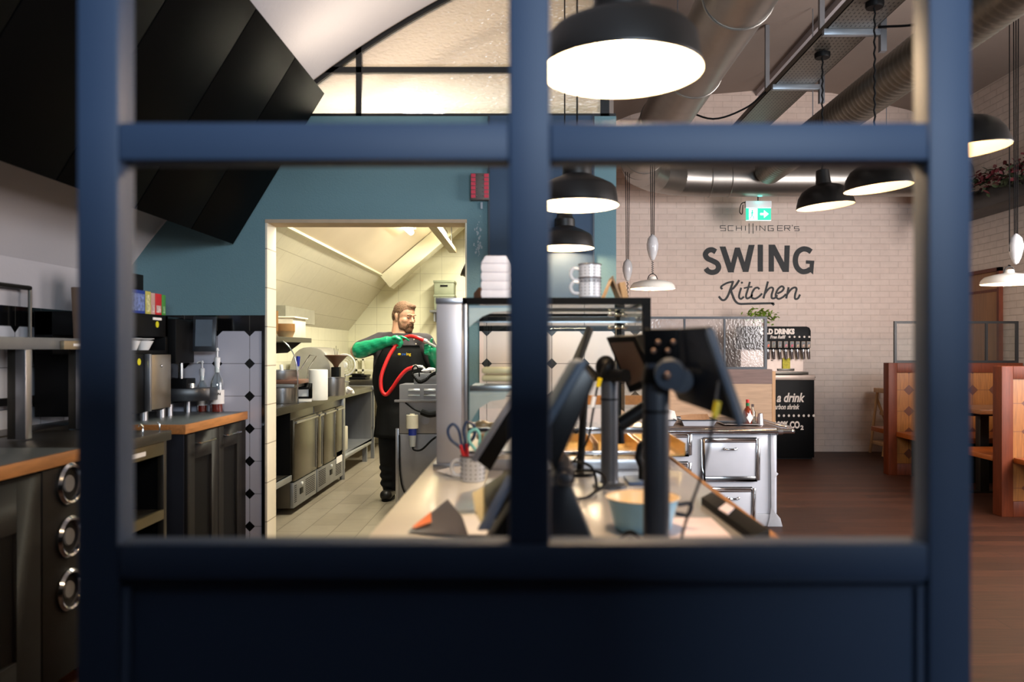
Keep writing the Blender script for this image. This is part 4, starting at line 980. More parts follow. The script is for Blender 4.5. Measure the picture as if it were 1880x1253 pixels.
    t_.obj('trousers', trouser_m, per, sharp=180)
    boot = mat('black_boot', (14, 14, 14), rough=.4, var=.1)
    for A_, dx in ((AR, -.005), (AL, .02)):
        b_ = MB(); b_.cap(A_ + Vector((0, .02, .03)), A_ + Vector((0, .02, -.045)), .058, .055); b_.cap(A_ + Vector((0, .02, -.05)), A_ + Vector((dx, -.15, -.058)), .052, .047)
        b_.ell(A_ + Vector((dx, -.15, -.05)), (.054, .058, .048))
        b_ = remesh(b_, .007, 2)
        for v in b_.bm.verts: v.co.z = max(v.co.z, .012)
        bo = b_.obj('boot', boot, per, sharp=60)
        MB().prism([(A_.x + math.cos(a) * .052 + (dx if math.sin(a) < 0 else 0), A_.y - .06 + math.sin(a) * .145) for a in [2 * math.pi * i / 24 for i in range(24)]], 0, .02, 'z').obj('sole', black, bo)
    # apron
    def sect(z):
        for (z0, rx0, ry0), (z1, rx1, ry1) in zip(prof, prof[1:]):
            if z0 <= z <= z1:
                k = (z - z0) / (z1 - z0); return rx0 + (rx1 - rx0) * k, ry0 + (ry1 - ry0) * k
        return (prof[0][1] + .01, prof[0][2] + .02) if z < prof[0][0] else prof[-1][1:]
    ap = MB(); rows = []
    zs = [.545 + i * (1.335 - .545) / 24 for i in range(25)]
    for z in zs:
        rx, ry = sect(z); e = .026 if z > .8 else .026 + (.8 - z) * .10
        half = 78 if z < 1.08 else 78 - (z - 1.08) / .255 * 38
        row = []
        for j in range(25):
            a = R(-90 + half * (j / 12 - 1)); w = math.sin(j * 1.3 + z * 5) * (.006 if z < 1.0 else .0015)
            row.append(ap.bm.verts.new(Vector((TX, 6.86, z)) + Rb @ Vector(((rx + e + w) * math.cos(a), (ry + e + w) * math.sin(a), 0))))
        rows.append(row)
    for i in range(24):
        for j in range(24): ap.bm.faces.new((rows[i][j], rows[i][j + 1], rows[i + 1][j + 1], rows[i + 1][j]))
    r_ = bmesh.ops.solidify(ap.bm, geom=ap.bm.faces[:], thickness=.004)
    ap.obj('apron', apron_m, per, sharp=80)
    st_ = MB()
    for s in (-1, 1):
        rx, ry = sect(1.32)
        p0 = Vector((TX, 6.86, 1.325)) + Rb @ Vector(((rx + .02) * math.sin(R(40)) * s, -(ry + .024) * math.cos(R(40)), 0))
        p1 = neck0 + Vector((s * .10, -.05, .03)); p2 = neck0 + Vector((s * .085, .06, .045))
        st_.tube(spline([p0, p0.lerp(p1, .5) + Vector((0, -.012, .004)), p1, p2], 5), .011, 6)
    st_.obj('apron_strap', apron_m, per)
    # buttons and the small embroidered word
    rx, ry = sect(1.3)
    for px_, py_ in ((760, 624), (763.5, 632)):
        q = W(px_, py_, 6.665); MB().ell((q.x, q.y, q.z), (.006, .004, .006)).obj('button', mat('pearl_button', (220, 200, 180), rough=.3), per)
    q = W(731, 651, 6.655)
    em = MB()
    ydot = mat('yellow_thread', (226, 190, 20), rough=.6, var=0); bl = mat('blue_thread', (30, 90, 170), rough=.6, var=0)
    MB().ell((q.x + .01, q.y, q.z), (.014, .003, .010)).obj('emblem', ydot, per)
    text('sw', .034, bl, Matrix.Translation((q.x + .03, q.y - .001, q.z - .008)) @ Matrix.Rotation(R(8), 4, 'Z') @ Matrix.Rotation(R(90), 4, 'X'), per, 'embroidery', bold=.0008)
    text('ing', .034, ydot, Matrix.Translation((q.x + .068, q.y + .003, q.z - .008)) @ Matrix.Rotation(R(8), 4, 'Z') @ Matrix.Rotation(R(90), 4, 'X'), per, 'embroidery', bold=.0008)
    # gloves
    gl = MB()
    dirR = (WR - ER).normalized()
    gl.cap(ER + dirR * .035, ER + dirR * .16, .072, .058); gl.cap(ER + dirR * .16, WR, .058, .042)
    PH = WR + Vector((.055, -.012, .008))
    gl.cap(WR, PH, .040, .034); gl.ell(PH + Vector((.015, -.005, .002)), (.045, .028, .040))
    # fingers fold over the hose, the index reaches forward
    kn = [PH + Vector((.045, -.022, .022 - .016 * i)) for i in range(4)]
    tips = [([(.03, -.014, .006), (.062, -.012, -.004), (.085, -.004, -.022)]), ([(.026, -.018, -.006), (.034, -.010, -.032), (.016, .004, -.044)]), ([(.020, -.018, -.010), (.022, -.010, -.036), (.002, .004, -.044)]), ([(.014, -.016, -.012), (.010, -.010, -.032), (-.010, .002, -.038)])]
    for i in range(4):
        p = kn[i]; 
        for j, d in enumerate(tips[i]):
            qn = kn[i] + Vector(d); gl.cap(p, qn, .0125 - .0012 * j, .0120 - .0015 * j); p = qn
    gl.cap(PH + Vector((.0, -.02, .018)), PH + Vector((.03, -.045, .022)), .014, .012); gl.cap(PH + Vector((.03, -.045, .022)), PH + Vector((.06, -.048, .006)), .012, .010)
    gl = remesh(gl, .0048, 1)
    for v in gl.bm.verts:
        k = math.sin(v.co.x * 55 + v.co.z * 70) * .0018; v.co += Vector((0, k, k))
    gl.obj('glove', glove_m, per, sharp=180)
    g2 = MB(); dl = (WL - EL).normalized()
    g2.cap(EL + dl * .02, WL, .068, .042)
    PL = WL + Vector((-.002, -.03, .045)); g2.cap(WL, PL, .038, .032); g2.ell(PL, (.040, .026, .042))
    for i in range(4):
        k0 = PL + Vector((-.026, -.012, .030 - .020 * i)); k1 = k0 + Vector((-.028, -.012, .008)); k2 = k1 + Vector((.002, -.022, .004)); k3 = k2 + Vector((.024, -.010, .004))
        g2.cap(k0, k1, .0125, .0122); g2.cap(k1, k2, .0122, .0115); g2.cap(k2, k3, .0112, .010)
    t0 = PL + Vector((.005, -.015, .038)); g2.cap(t0, t0 + Vector((-.01, -.02, .034)), .014, .012); g2.cap(t0 + Vector((-.01, -.02, .034)), t0 + Vector((-.002, -.032, .056)), .012, .010)
    remesh(g2, .0048, 1).obj('glove', glove_m, per, sharp=180)
    return per, PH, PL
per, PH, PL = build_person()
hs = thing('red_hose', 'red hose with metal end fittings looping in front of the cook and his apron', 'hose', W(705, 725, 6.5))
red = mat('red_rubber', (214, 34, 36), rough=.35, var=.04)
hpts = [W(779, 626, 6.47), W(768, 621, 6.47), W(757, 618, 6.50), W(747, 619, 6.53), W(734, 627, 6.545), W(719, 646, 6.50), W(708, 668, 6.46), W(700, 692, 6.44), W(699.5, 712, 6.43), W(704, 723, 6.42), W(711, 724, 6.42), W(721, 712, 6.41), W(733, 694, 6.40), W(746, 680, 6.40), W(760, 674.5, 6.40)]
MB().tube(spline(hpts, 6), .0155, 14).obj('hose', red, hs)
MB().tube([W(778, 625.5, 6.47), W(784, 628.5, 6.47)], .019, 12).tube([W(784, 628.5, 6.47), W(800, 637, 6.47)], [.013, .010], 12).tube([W(759, 675, 6.40), W(766, 673, 6.40)], .019, 12).tube(spline([W(766, 673, 6.40), W(775, 674, 6.40), W(780, 679, 6.40), W(781, 688, 6.40)]), .011, 10).obj('metal_fitting', mat('bright_fitting', (216, 214, 206), rough=.25, metal=.8), hs)

# ------------------------------------------------------------------ main counter
CX0, CX1, CZ = -.344, .535, .90
ct = thing('service_counter', 'long service counter with steel top and painted-in bright reflection running from foreground towards the kitchen', 'counter', (.1, 3, 0))
MB().box((CX0 + .03, 1.12, 0), (CX1 - .03, 4.30, CZ - .04)).obj('body', cab_grey, ct, .004)
MB().box((CX0, 1.08, CZ - .04), (-.13, 4.32, CZ)).obj('reflection_top', reflect_top, ct, .004)  # left strip of the steel top, coloured as a bright reflection
MB().box((-.13, 1.08, CZ - .04), (CX1 - .016, 4.32, CZ)).obj('steel_top', steel_top, ct, .003)
MB().box((CX1 - .016, 1.08, CZ - .04), (CX1, 4.32, CZ + .001)).obj('oak_edge', oak, ct, .002)

# ------------------------------------------------------------------ glass display case
DY0, DY1 = 2.60, 3.45; DT = 1.475
def cx(p, D=DY0): return (p - 970) * D / F
def cz(p, D=DY0): return CAMZ + (642 - p) * D / F
dc = thing('display_case', 'glass food display case with black frame and steel end column on the counter', 'display case', (0.05, 3.0, CZ))
xA, xB = cx(801), cx(1195)
mat('column_steel', (176, 176, 182), rough=.42, metal=.5, var=.05, scale=5)
MB().box((xA, DY0, CZ), (cx(848), DY0 + .10, cz(558))).box((xA, DY0 + .10, CZ), (xA + .012, DY1, cz(558))).obj('end_column', MATS['column_steel'], dc, .003)
MB().box((xA - .003, DY0 - .003, cz(558)), (cx(849), DY0 + .11, cz(547))).box((xA - .01, DY0 - .012, CZ), (cx(850), DY0 + .1, CZ + .022)).obj('column_cap', steel, dc, .002)
MB().box((cx(851), DY0, CZ), (cx(857), DY0 + .02, cz(550))).obj('strip', steel, dc, .001)
FFM = MB().box((cx(849), DY0, DT - .025), (xB, DY0 + .02, DT - .003)).box((cx(1180), DY0 + .0005, CZ), (xB, DY0 + .02, DT - .0255)).box((cx(1180), DY1 - .02, CZ), (xB, DY1, DT - .003)).box((cx(858), DY0 + .001, CZ), (cx(860.5), DY0 + .012, DT - .026))
sep(FFM, 'front_frame', mat('frame_black', (6, 6, 7), spec=.05, rough=.5, var=0), dc)
MB().box((xA, DY0 + .02, DT - .012), (xB, DY1, DT - .002)).obj('top_glass', case_glass, dc)
MB().box((xA, DY1 - .015, DT - .03), (xB, DY1, DT - .002)).box((xA, DY0 + .02, DT - .02), (xA + .015, DY1, DT - .002)).box((xB - .014, DY0 + .02, DT - .02), (xB, DY1, DT - .002)).obj('top_frame', black_gloss, dc, .001)
MB().face([(cx(861), DY0 + .008, CZ + .14), (cx(1180), DY0 + .008, CZ + .14), (cx(1180), DY0 + .008, DT - .025), (cx(861), DY0 + .008, DT - .025)]).obj('front_glass', case_glass, dc, fixn=False)
MB().face([(xB - .006, DY0 + .02, CZ + .14), (xB - .006, DY1, CZ + .14), (xB - .006, DY1, DT - .02), (xB - .006, DY0 + .02, DT - .02)]).obj('side_glass', case_glass, dc, fixn=False)
MB().face([(cx(861), DY1 - .008, CZ + .14), (xB, DY1 - .008, CZ + .14), (xB, DY1 - .008, DT - .02), (cx(861), DY1 - .008, DT - .02)]).obj('rear_glass', case_glass, dc, fixn=False)
# centre glass post with clamps, shelf wires
MB().box((cx(1131, 3.0), 2.99, CZ + .14), (cx(1138, 3.0), 3.01, DT - .02)).obj('centre_post', black_metal, dc)
cl = MB()
for zz_ in (DT - .045, cz(596)):
    for dx_ in (-.025, 0, .025): cl.ell((cx(1134, 2.95) + dx_, 2.95, zz_), (.014, .008, .006), None, 10, 6)
cl.ell((cx(1172, 2.9), 2.9, cz(584, 2.9)), (.012, .008, .006)); cl.obj('glass_clamp', chrome, dc)
for zz_, nm in ((cz(573, 2.95), 'upper'), (cz(596, 2.95), 'lower')):
    MB().face([(cx(865, 2.95), 2.75, zz_), (cx(1170, 2.95), 2.75, zz_), (cx(1170, 2.95), 3.1, zz_), (cx(865, 2.95), 3.1, zz_)]).obj('glass_shelf', shelf_glass, dc, fixn=False)
    MB().box((cx(865, 2.95), 2.748, zz_), (cx(1170, 2.95), 2.750, zz_ + .004)).obj('shelf_edge', steel, dc)
# curved glass end panels
def arcp(x0, z0, w, h, ya):
    pts = [(x0, z0), (x0, z0 + h)]
    for i in range(9):
        a = math.pi / 2 * i / 8; pts.append((x0 + w * math.sin(a), z0 + h * .0 + h * math.cos(a)) if False else (x0 + w * math.sin(a), z0 + h * math.cos(a)))
    return pts
sw = mat('pale_glass_edge', (206, 214, 214), rough=.3)
MB().prism([(cx(860), DT - .028), (cx(945), DT - .028), (cx(945), DT - .045), (cx(905), DT - .05), (cx(885), DT - .065), (cx(870), DT - .085), (cx(860), DT - .10)], DY0 + .02, DY0 + .025, 'y').obj('curved_trim', sw, dc)
MB().box((cx(861), DY0 + .03, cz(716)), (cx(960), DY0 + .30, cz(711))).box((cx(861), DY0 + .025, cz(719)), (cx(940), DY0 + .03, cz(709))).obj('inner_shelf', steel, dc, .001)
MB().prism([(cx(861), cz(718)), (cx(935), cz(718)), (cx(925), cz(735)), (cx(900), cz(738)), (cx(878), cz(752)), (cx(864), cz(775)), (cx(861), cz(780))], DY0 + .03, DY0 + .034, 'y').obj('curved_trim', sw, dc)
# food well with warm light
MB().box((cx(861), DY0 - .0, CZ), (cx(1180), DY0 + .03, CZ + .035)).box((cx(861), DY0 + .03, CZ + .0), (xB, DY1, CZ + .03)).obj('base', steel, dc, .003)
MB().box((cx(861), DY0, CZ + .05), (cx(1180), DY0 + .012, CZ + .062)).box((cx(861), DY0, CZ + .12), (cx(1180), DY0 + .012, CZ + .14)).obj('chrome_rail', chrome, dc, .001)
gold = mat('brass_tray', (222, 176, 106), rough=.25, metal=.7)
for i in range(3):
    x0 = cx(1010, 2.9) + i * .16; m_ = MB()
    m_.box((x0, 2.72, CZ + .03), (x0 + .145, 3.1, CZ + .036)); m_.box((x0, 2.72, CZ + .03), (x0 + .004, 3.1, CZ + .075)); m_.box((x0 + .141, 2.72, CZ + .03), (x0 + .145, 3.1, CZ + .075)); m_.box((x0, 3.096, CZ + .03), (x0 + .145, 3.1, CZ + .075))
    m_.obj('hot_tray', gold, dc)
area('display_case_light', (.10, 3.175, DT - .075), (0, 0, 0), .36, .03, 4.0, WARM)
MB().box((cx(930, 3.2), 3.15, DT - .07), (cx(1165, 3.2), 3.2, DT - .045)).obj('lamp_bar', steel_dull, dc)
MB().box((cx(1010), 3.40, CZ + .16), (cx(1180), 3.42, CZ + .20)).obj('wooden_rail', oak, dc)
# trays and bread inside
kt = mat('cream_ceramic', (236, 220, 176), rough=.35)
for k in range(2): tag(MB().box((cx(890, 2.95), 2.75, cz(711) + .012 + .0 + k * .027), (cx(948, 2.95), 2.88, cz(711) + .034 + k * .027)).obj('serving_dish', kt, None, .008), ['lower cream serving dish on the display case shelf', 'upper cream serving dish on the display case shelf'][k], 'dish', 'cream dishes in the display case')
pk = MB()
for k in range(7): pk.ell((cx(905, 2.8) + random.uniform(-.04, .04), 2.8 + random.uniform(-.03, .03), CZ + .062 + random.uniform(0, .07)), (.03, .025, .02), Matrix.Rotation(random.uniform(-1, 1), 3, 'Y'), 10, 7)
tag(remesh(pk, .006, 1).obj('wrapped_pastries', mat('wrapped_brown', (196, 156, 112), rough=.25, var=.3, scale=40)), 'heap of wrapped brown pastries in the left of the display case', 'pastries')

# mugs on the display case
def dotmug(c, lb, r=.037, h=.067, top=True):
    x, y, z = c; t = thing('enamel_mug', lb, 'mug', c, 'dotted enamel mugs')
    MB().lathe([(0, 0), (r - .004, 0), (r, .004), (r, h), (r + .002, h + .001), (r - .002, h + .001), (r - .002, .005), (0, .004)], c, 36).obj('cup', enamel, t)
    torus(MB(), (x, y, z + h), r + .0015, .002, 'z', 36).obj('rim', mat('dark_rim', (60, 34, 30), rough=.4), t)
    pts = spline([(x - r + .002, y, z + h * .78), (x - r - .018, y, z + h * .80), (x - r - .028, y, z + h * .55), (x - r - .02, y, z + h * .27), (x - r + .002, y, z + h * .22)], 5)
    MB().tube(pts, .0058, 10).obj('handle', enamel, t)
    d = MB()
    for k in range(5):
        for i in range(15):
            a = 2 * math.pi * i / 15; d.ell((x + (r) * math.cos(a), y + (r) * math.sin(a), z + .012 + k * (h - .02) / 4.4), (.0021, .0021, .0021), None, 6, 4)
    o = d.obj('dots', mat('navy_dots', (40, 46, 66), rough=.4, var=0), t)
    return t
mx_ = cx(1083, 2.66)
dotmug((mx_, 2.66, DT), 'white dotted enamel mug, lower of two stacked on the display case')
dotmug((mx_, 2.66, DT + .0455), 'white dotted enamel mug stacked on top of another on the display case')
# a-frame sign cards
wc = mat('brown_card', (132, 108, 82), rough=.7)
af = thing('menu_card', 'folded brown wooden A-shaped card standing on the display case', 'sign', (cx(1125, 2.7), 2.7, DT))
a0, a1, apx = cx(1107, 2.66), cx(1141, 2.66), cx(1124, 2.66)
MB().prism([(a0, DT), (a0 + .006, DT), (apx + .003, DT + .074), (apx, DT + .072)], 2.64, 2.76, 'y').obj('left_leaf', mat('card_edge', (176, 140, 98), rough=.7), af)
MB().prism([(a1, DT), (a1 - .008, DT), (apx - .004, DT + .066), (apx, DT + .074)], 2.64, 2.76, 'y').obj('right_leaf', wc, af)
tag(MB().prism([(cx(1147), DT), (cx(1158), DT), (cx(1152), DT + .055), (cx(1141), DT + .052)], 2.66, 2.72, 'y').obj('wooden_block', MATS['card_edge']), 'slanted tan wooden block right of the A-shaped card', 'block')
# takeaway boxes stack
tk = mat('white_foam', (236, 232, 238), rough=.6, bump=.2, bscale=50)
cxs = cx(910, 2.75); zt = DT
for k in range(5):
    x0, x1 = cx(884, 2.75), cx(937, 2.75); hh = .030
    poly_ = [(x0 + .004, zt), (x1 - .004, zt), (x1, zt + hh * .5), (x1 - .002, zt + hh), (x0 + .002, zt + hh), (x0, zt + hh * .5)]
    if k == 4: poly_ = [(x0, zt), (x1, zt), (x1 - .014, zt + hh * .9), (x0 + .016, zt + hh * .9)]
    tag(MB().prism(poly_, 2.70, 2.84, 'y').obj('takeaway_box', tk, None, .003), ['white takeaway box at the bottom of the stack on the display case', 'white takeaway box second from the bottom of the stack', 'white takeaway box in the middle of the stack', 'white takeaway box second from the top of the stack', 'white takeaway box with slanted lid on top of the stack'][k], 'takeaway box', 'takeaway boxes on the display case')
    zt += hh + .0003
tag(MB().prism([(cx(871, 2.9), DT), (cx(886, 2.9), DT), (cx(886, 2.9), DT + .05), (cx(880, 2.9), DT + .052), (cx(871, 2.9), DT + .03)], 2.86, 2.92, 'y').obj('cardboard_box', mat('kraft_dark', (128, 92, 70), rough=.8), None, .002), 'brown cardboard box behind the takeaway box stack', 'box')

# ------------------------------------------------------------------ POS equipment on the counter
pole_m = mat('dark_grey_pole', (54, 58, 66), rough=.35, metal=.3, var=.03)
def pole(x, y, zt, r, lb, nm='monitor'):
    t = thing('monitor_stand', lb, 'monitor stand', (x, y, CZ))
    MB().cyl((x, y, CZ + .008), (x, y, zt), r).obj('pole', pole_m, t)
    MB().lathe([(0, 0), (r * 2.0, 0), (r * 2.0, .008), (r * 1.1, .014), (r * 1.0, .02)], (x, y, CZ), 28).obj('base', pole_m, t)
    MB().cyl((x, y, zt), (x, y, zt + .03), r * 1.12, r * .95).obj('collar', black, t)
    MB().cyl((x, y, zt - .055), (x, y, zt - .05), r * 1.06).obj('ring', black, t)
    return t
# near monitor seen from behind
P1 = Vector((cx(1205, 1.5), 1.5, 0))
t1 = pole(P1.x, 1.5, cz(705, 1.5), .025, 'thick dark pole of the nearest till screen in front of the pale blue bowl')
# monitor 1 : corners in the picture -> a slab in space
def slab4(pts, thick, nm, m, par, bevel=.004):
    n = (pts[1] - pts[0]).cross(pts[3] - pts[0]).normalized() * thick
    mb = MB(); v = mb.verts(list(pts) + [p + n for p in pts])
    for f in ((0, 1, 2, 3), (7, 6, 5, 4), (0, 4, 5, 1), (1, 5, 6, 2), (2, 6, 7, 3), (3, 7, 4, 0)): mb.bm.faces.new([v[i] for i in f])
    return mb.obj(nm, m, par, bevel)
mon = thing('till_screen', 'large black till screen seen from behind on the nearest pole', 'screen', (P1.x + .02, 1.5, cz(700, 1.5)))
q = [W(1186, 607, 1.60), W(1296, 600, 1.42), W(1362, 780, 1.34), W(1243, 736, 1.52)]
slab4(q, .016, 'casing', mat('monitor_back', (22, 26, 32), rough=.35), mon)
q2 = [W(1296, 600, 1.42), W(1312, 602, 1.425), W(1369, 776, 1.345), W(1358, 783, 1.335)]
slab4(q2, .012, 'bezel', mat('blue_grey_bezel', (60, 74, 92), rough=.5), mon)
MB().cbox(W(1215, 640, 1.50), (.07, .012, .075), Matrix.Rotation(R(-30), 3, 'Z')).obj('mount_plate', black, mon, .003)
MB().cyl(W(1230, 690, 1.44), W(1230, 686, 1.47), .027, .030, 28).cyl(W(1250, 700, 1.45), W(1250, 698, 1.49), .022, .026, 24).cyl(W(1206, 700, 1.5), W(1206, 668, 1.5), .026, .022, 24).obj('pivot', mat('pivot_grey', (34, 44, 58), rough=.5), mon)
bz = MB()
for px_, py_ in ((1208, 629), (1236, 629), (1200, 645), (1226, 645)): bz.ell(W(px_, py_, 1.475), (.005, .005, .005), None, 10, 6)
bz.ell(W(1226, 690, 1.432), (.007, .005, .007)); sep(bz, 'bolt', mat('dull_bolt', (120, 96, 84), rough=.45, metal=.7), mon)
MB().tube(spline([W(1323, 690, 1.40), W(1317, 720, 1.38), W(1310, 770, 1.36), W(1292, 860, 1.40), W(1268, 930, 1.46), W(1252, 985, 1.48), W(1250, 1010, 1.50)]), .003, 8).obj('cable', pole_m, mon)
MB().tube([W(1318, 738, 1.365), W(1312, 768, 1.36)], .0062, 10).obj('yellow_plug', mat('yellow_plug', (232, 200, 30), rough=.4), mon)
# second monitor
P2x = cx(1119, 2.28)
t2 = pole(P2x, 2.28, cz(700, 2.28), .025, 'second grey pole of the smaller till screen behind the pale blue bowl')
black_matt = mat('black_matt', (5, 5, 6), rough=.6, spec=.08, var=0)
mo2 = thing('till_screen', 'smaller black till screen tilted to the right on the second pole', 'screen', (P2x + .05, 2.26, cz(700, 2.28)))
qa = [W(1112, 620, 2.30), W(1166, 617, 2.16), W(1205, 700, 2.10), W(1155, 722, 2.24)]
slab4(qa, .035, 'casing', black_matt, mo2, .003)
n__ = -(qa[1] - qa[0]).cross(qa[3] - qa[0]).normalized() * .0015
c4 = sum(qa, Vector()) / 4
n__ = n__ * 2.5; scr = [c4 + (p - c4) * .78 + n__ for p in qa]
MB().face(scr).obj('display', mat('brown_screen', (66, 52, 44), rough=.4, spec=.2), mo2, fixn=False)
MB().ell(W(1112, 675, 2.28), (.03, .03, .035)).cyl(W(1115, 690, 2.28), W(1150, 690, 2.2), .018).obj('pivot', black, mo2)
MB().tube(spline([W(1120, 660, 2.24), W(1106, 680, 2.22), W(1098, 705, 2.22), W(1088, 760, 2.22), W(1078, 810, 2.24), W(1050, 850, 2.3), W(1020, 866, 2.35)]), .0032, 8).obj('cable', black, mo2)
MB().tube([W(1102, 695, 2.21), W(1098, 710, 2.215)], .007, 8).obj('yellow_plug', MATS['yellow_plug'], mo2)
MB().tube([W(1091, 728, 2.215), W(1087, 748, 2.215)], .006, 8).obj('white_plug', white_pl, mo2)
# third screen arm inside the case (thin dark arm behind glass)
ar = thing('articulated_stand', 'black jointed arm reaching up from the counter behind the second pole', 'stand', (cx(1160, 2.35), 2.35, CZ))
MB().tube([W(1182, 863, 2.35) , W(1172, 840, 2.35), W(1176, 820, 2.35), W(1190, 808, 2.35)], .012, 10).tube([W(1138, 780, 2.35), W(1200, 740, 2.35)], .022, 12).tube([W(1140, 815, 2.35), W(1138, 782, 2.35)], .012, 10).tube([W(1200, 740, 2.35), W(1203, 725, 2.35)], .014, 10).tube([W(1190, 808, 2.35), W(1200, 745, 2.35)], .01, 10).obj('arm', black, ar)
MB().box((cx(1150, 2.35), 2.30, CZ), (cx(1215, 2.35), 2.42, CZ + .012)).obj('foot', mat('blue_foot', (60, 78, 110), rough=.4), ar, .003)
MB().cyl((cx(1182, 2.35), 2.35, CZ + .012), W(1182, 860, 2.35), .016).obj('post', black, ar)
sm = thing('slim_screen', 'thin dark screen standing edge-on just behind the display glass', 'screen', (cx(1070, 2.5), 2.5, CZ))
slab4([W(1078, 598, 2.54), W(1084, 602, 2.40), W(1056, 680, 2.40), W(1045, 672, 2.54)], .012, 'casing', mat('grey_screen', (30, 32, 36), rough=.7, spec=.3), sm)
MB().tube([W(1060, 660, 2.46), W(1082, 680, 2.46), W(1098, 695, 2.42), W(1075, 700, 2.5), (cx(1065, 2.5), 2.5, CZ + .01)], .012, 10).lathe([(0, 0), (.05, 0), (.05, .01), (0, .01)], (cx(1065, 2.5), 2.5, CZ), 20).obj('bracket', black, sm)
# wedge terminal right of the mullion
we = thing('card_terminal', 'bulky black till terminal on a wedge base just right of the central mullion', 'till', (cx(1030, 1.45), 1.45, CZ))
def wpoly(pts, D): return [((a - 970) * D / F, CAMZ + (642 - b) * D / F) for a, b in pts]
MB().prism(wpoly([(1066, 664), (1094, 700), (1020, 872), (992, 812), (1000, 780)], 1.42), 1.42, 1.66, 'y').obj('screen', mat('terminal_black', (20, 23, 28), rough=.35), we, .006)
MB().prism(wpoly([(1058, 668), (1072, 660), (1078, 668), (1000, 800), (988, 806), (984, 796)], 1.415), 1.405, 1.66, 'y').obj('bezel', MATS['blue_grey_bezel'], we, .003)
MB().prism([(cx(1005, 1.42), CZ), (cx(1112, 1.42), CZ), (cx(1045, 1.42), CZ + .165), (cx(1010, 1.42), CZ + .165)], 1.36, 1.52, 'y').obj('wedge_base', mat('terminal_navy', (18, 24, 36), rough=.4), we, .005)
MB().ell(W(1036, 880, 1.36), (.014, .01, .014)).obj('knob', pole_m, we)
MB().cyl(W(1030, 850, 1.5), W(1036, 880, 1.42), .02).obj('hinge', pole_m, we)
# left of the mullion: tablets
tbm = thing('tablet', 'black tablet leaning left in a stand beside the scissors mug', 'tablet', (cx(905, 1.9), 1.9, CZ))
MB().prism(wpoly([(968, 700), (986, 720), (900, 866), (874, 846)], 1.88), 1.88, 2.12, 'y').obj('casing', black, tbm, .004)
MB().prism(wpoly([(960, 698), (968, 700), (874, 850), (864, 845)], 1.88), 1.875, 2.12, 'y').obj('bezel', mat('grey_bezel', (120, 124, 136), rough=.4), tbm, .002)
MB().prism([(cx(886, 1.9), CZ), (cx(960, 1.9), CZ), (cx(945, 1.9), CZ + .10), (cx(925, 1.9), CZ + .10)], 1.84, 1.96, 'y').obj('stand', black, tbm, .004)
tb2 = thing('card_reader', 'open black case with cream side lying near the mullion in the foreground', 'card reader', (cx(900, 1.6), 1.6, CZ))
slab4([W(887, 893, 1.66), W(885, 965, 1.52), W(874, 945, 1.50), W(866, 905, 1.66)], .01, 'cream_side', mat('cream_side', (196, 186, 150), rough=.6), tb2, .002)
slab4([W(887, 893, 1.66), W(950, 850, 1.66), W(940, 900, 1.52), W(886, 968, 1.52)], .008, 'lid', mat('dark_olive', (44, 40, 30), rough=.3), tb2, .003)
slab4([W(900, 975, 1.50), W(945, 880, 1.50), W(935, 875, 1.52), W(880, 975, 1.52)], .008, 'blue_edge', mat('pale_blue_edge', (112, 128, 156), rough=.4), tb2, .002)
MB().prism([(cx(880, 1.55), CZ), (cx(990, 1.55), CZ), (cx(980, 1.55), CZ + .10), (cx(935, 1.55), CZ + .09)], 1.50, 1.64, 'y').obj('base', black, tb2, .004)
# menu leaflet with orange
lf = thing('menu_leaflet', 'open dark menu leaflet with orange corner on the bright part of the counter', 'leaflet', (cx(800, 1.65), 1.65, CZ))
a_, b_, c_, d_ = W(748, 982, 1.70), W(822, 930, 1.95), W(848, 950, 1.86), W(860, 985, 1.66)
for v_ in (a_, c_): v_.z = CZ + .004
b_.z = CZ + .028; d_.z = CZ + .006
MB().face([a_, b_, c_, d_]).obj('cover', mat('dark_cover', (58, 50, 48), rough=.4), lf, fixn=False)
e_ = [a_.lerp(b_, .10) + Vector((0, 0, .003)), a_.lerp(b_, .55) + Vector((0, 0, .003)), a_.lerp(c_, .42) + Vector((0, 0, .007)), a_.lerp(c_, .12) + Vector((0, 0, .004))]
MB().face(e_).obj('orange_print', mat('orange_print', (228, 116, 46), rough=.5), lf, fixn=False)
MB().face([c_ + Vector((0, 0, .002)), d_ + Vector((0, 0, .002)), d_ + Vector((.04, .0, .002)), c_ + Vector((.06, .02, .002))]).obj('page', paper, lf, fixn=False)
tag(MB().face([W(800, 868, 2.56) , W(842, 862, 2.60), W(868, 876, 2.5), W(832, 880, 2.45)]).obj('paper_napkin', paper, None, fixn=False), 'crumpled white napkin at the foot of the steel column', 'napkin')
nk = bpy.data.objects['paper_napkin']
for i_, v_ in enumerate(nk.data.vertices): v_.co.z = CZ + (.004, .016, .004, .003)[i_]
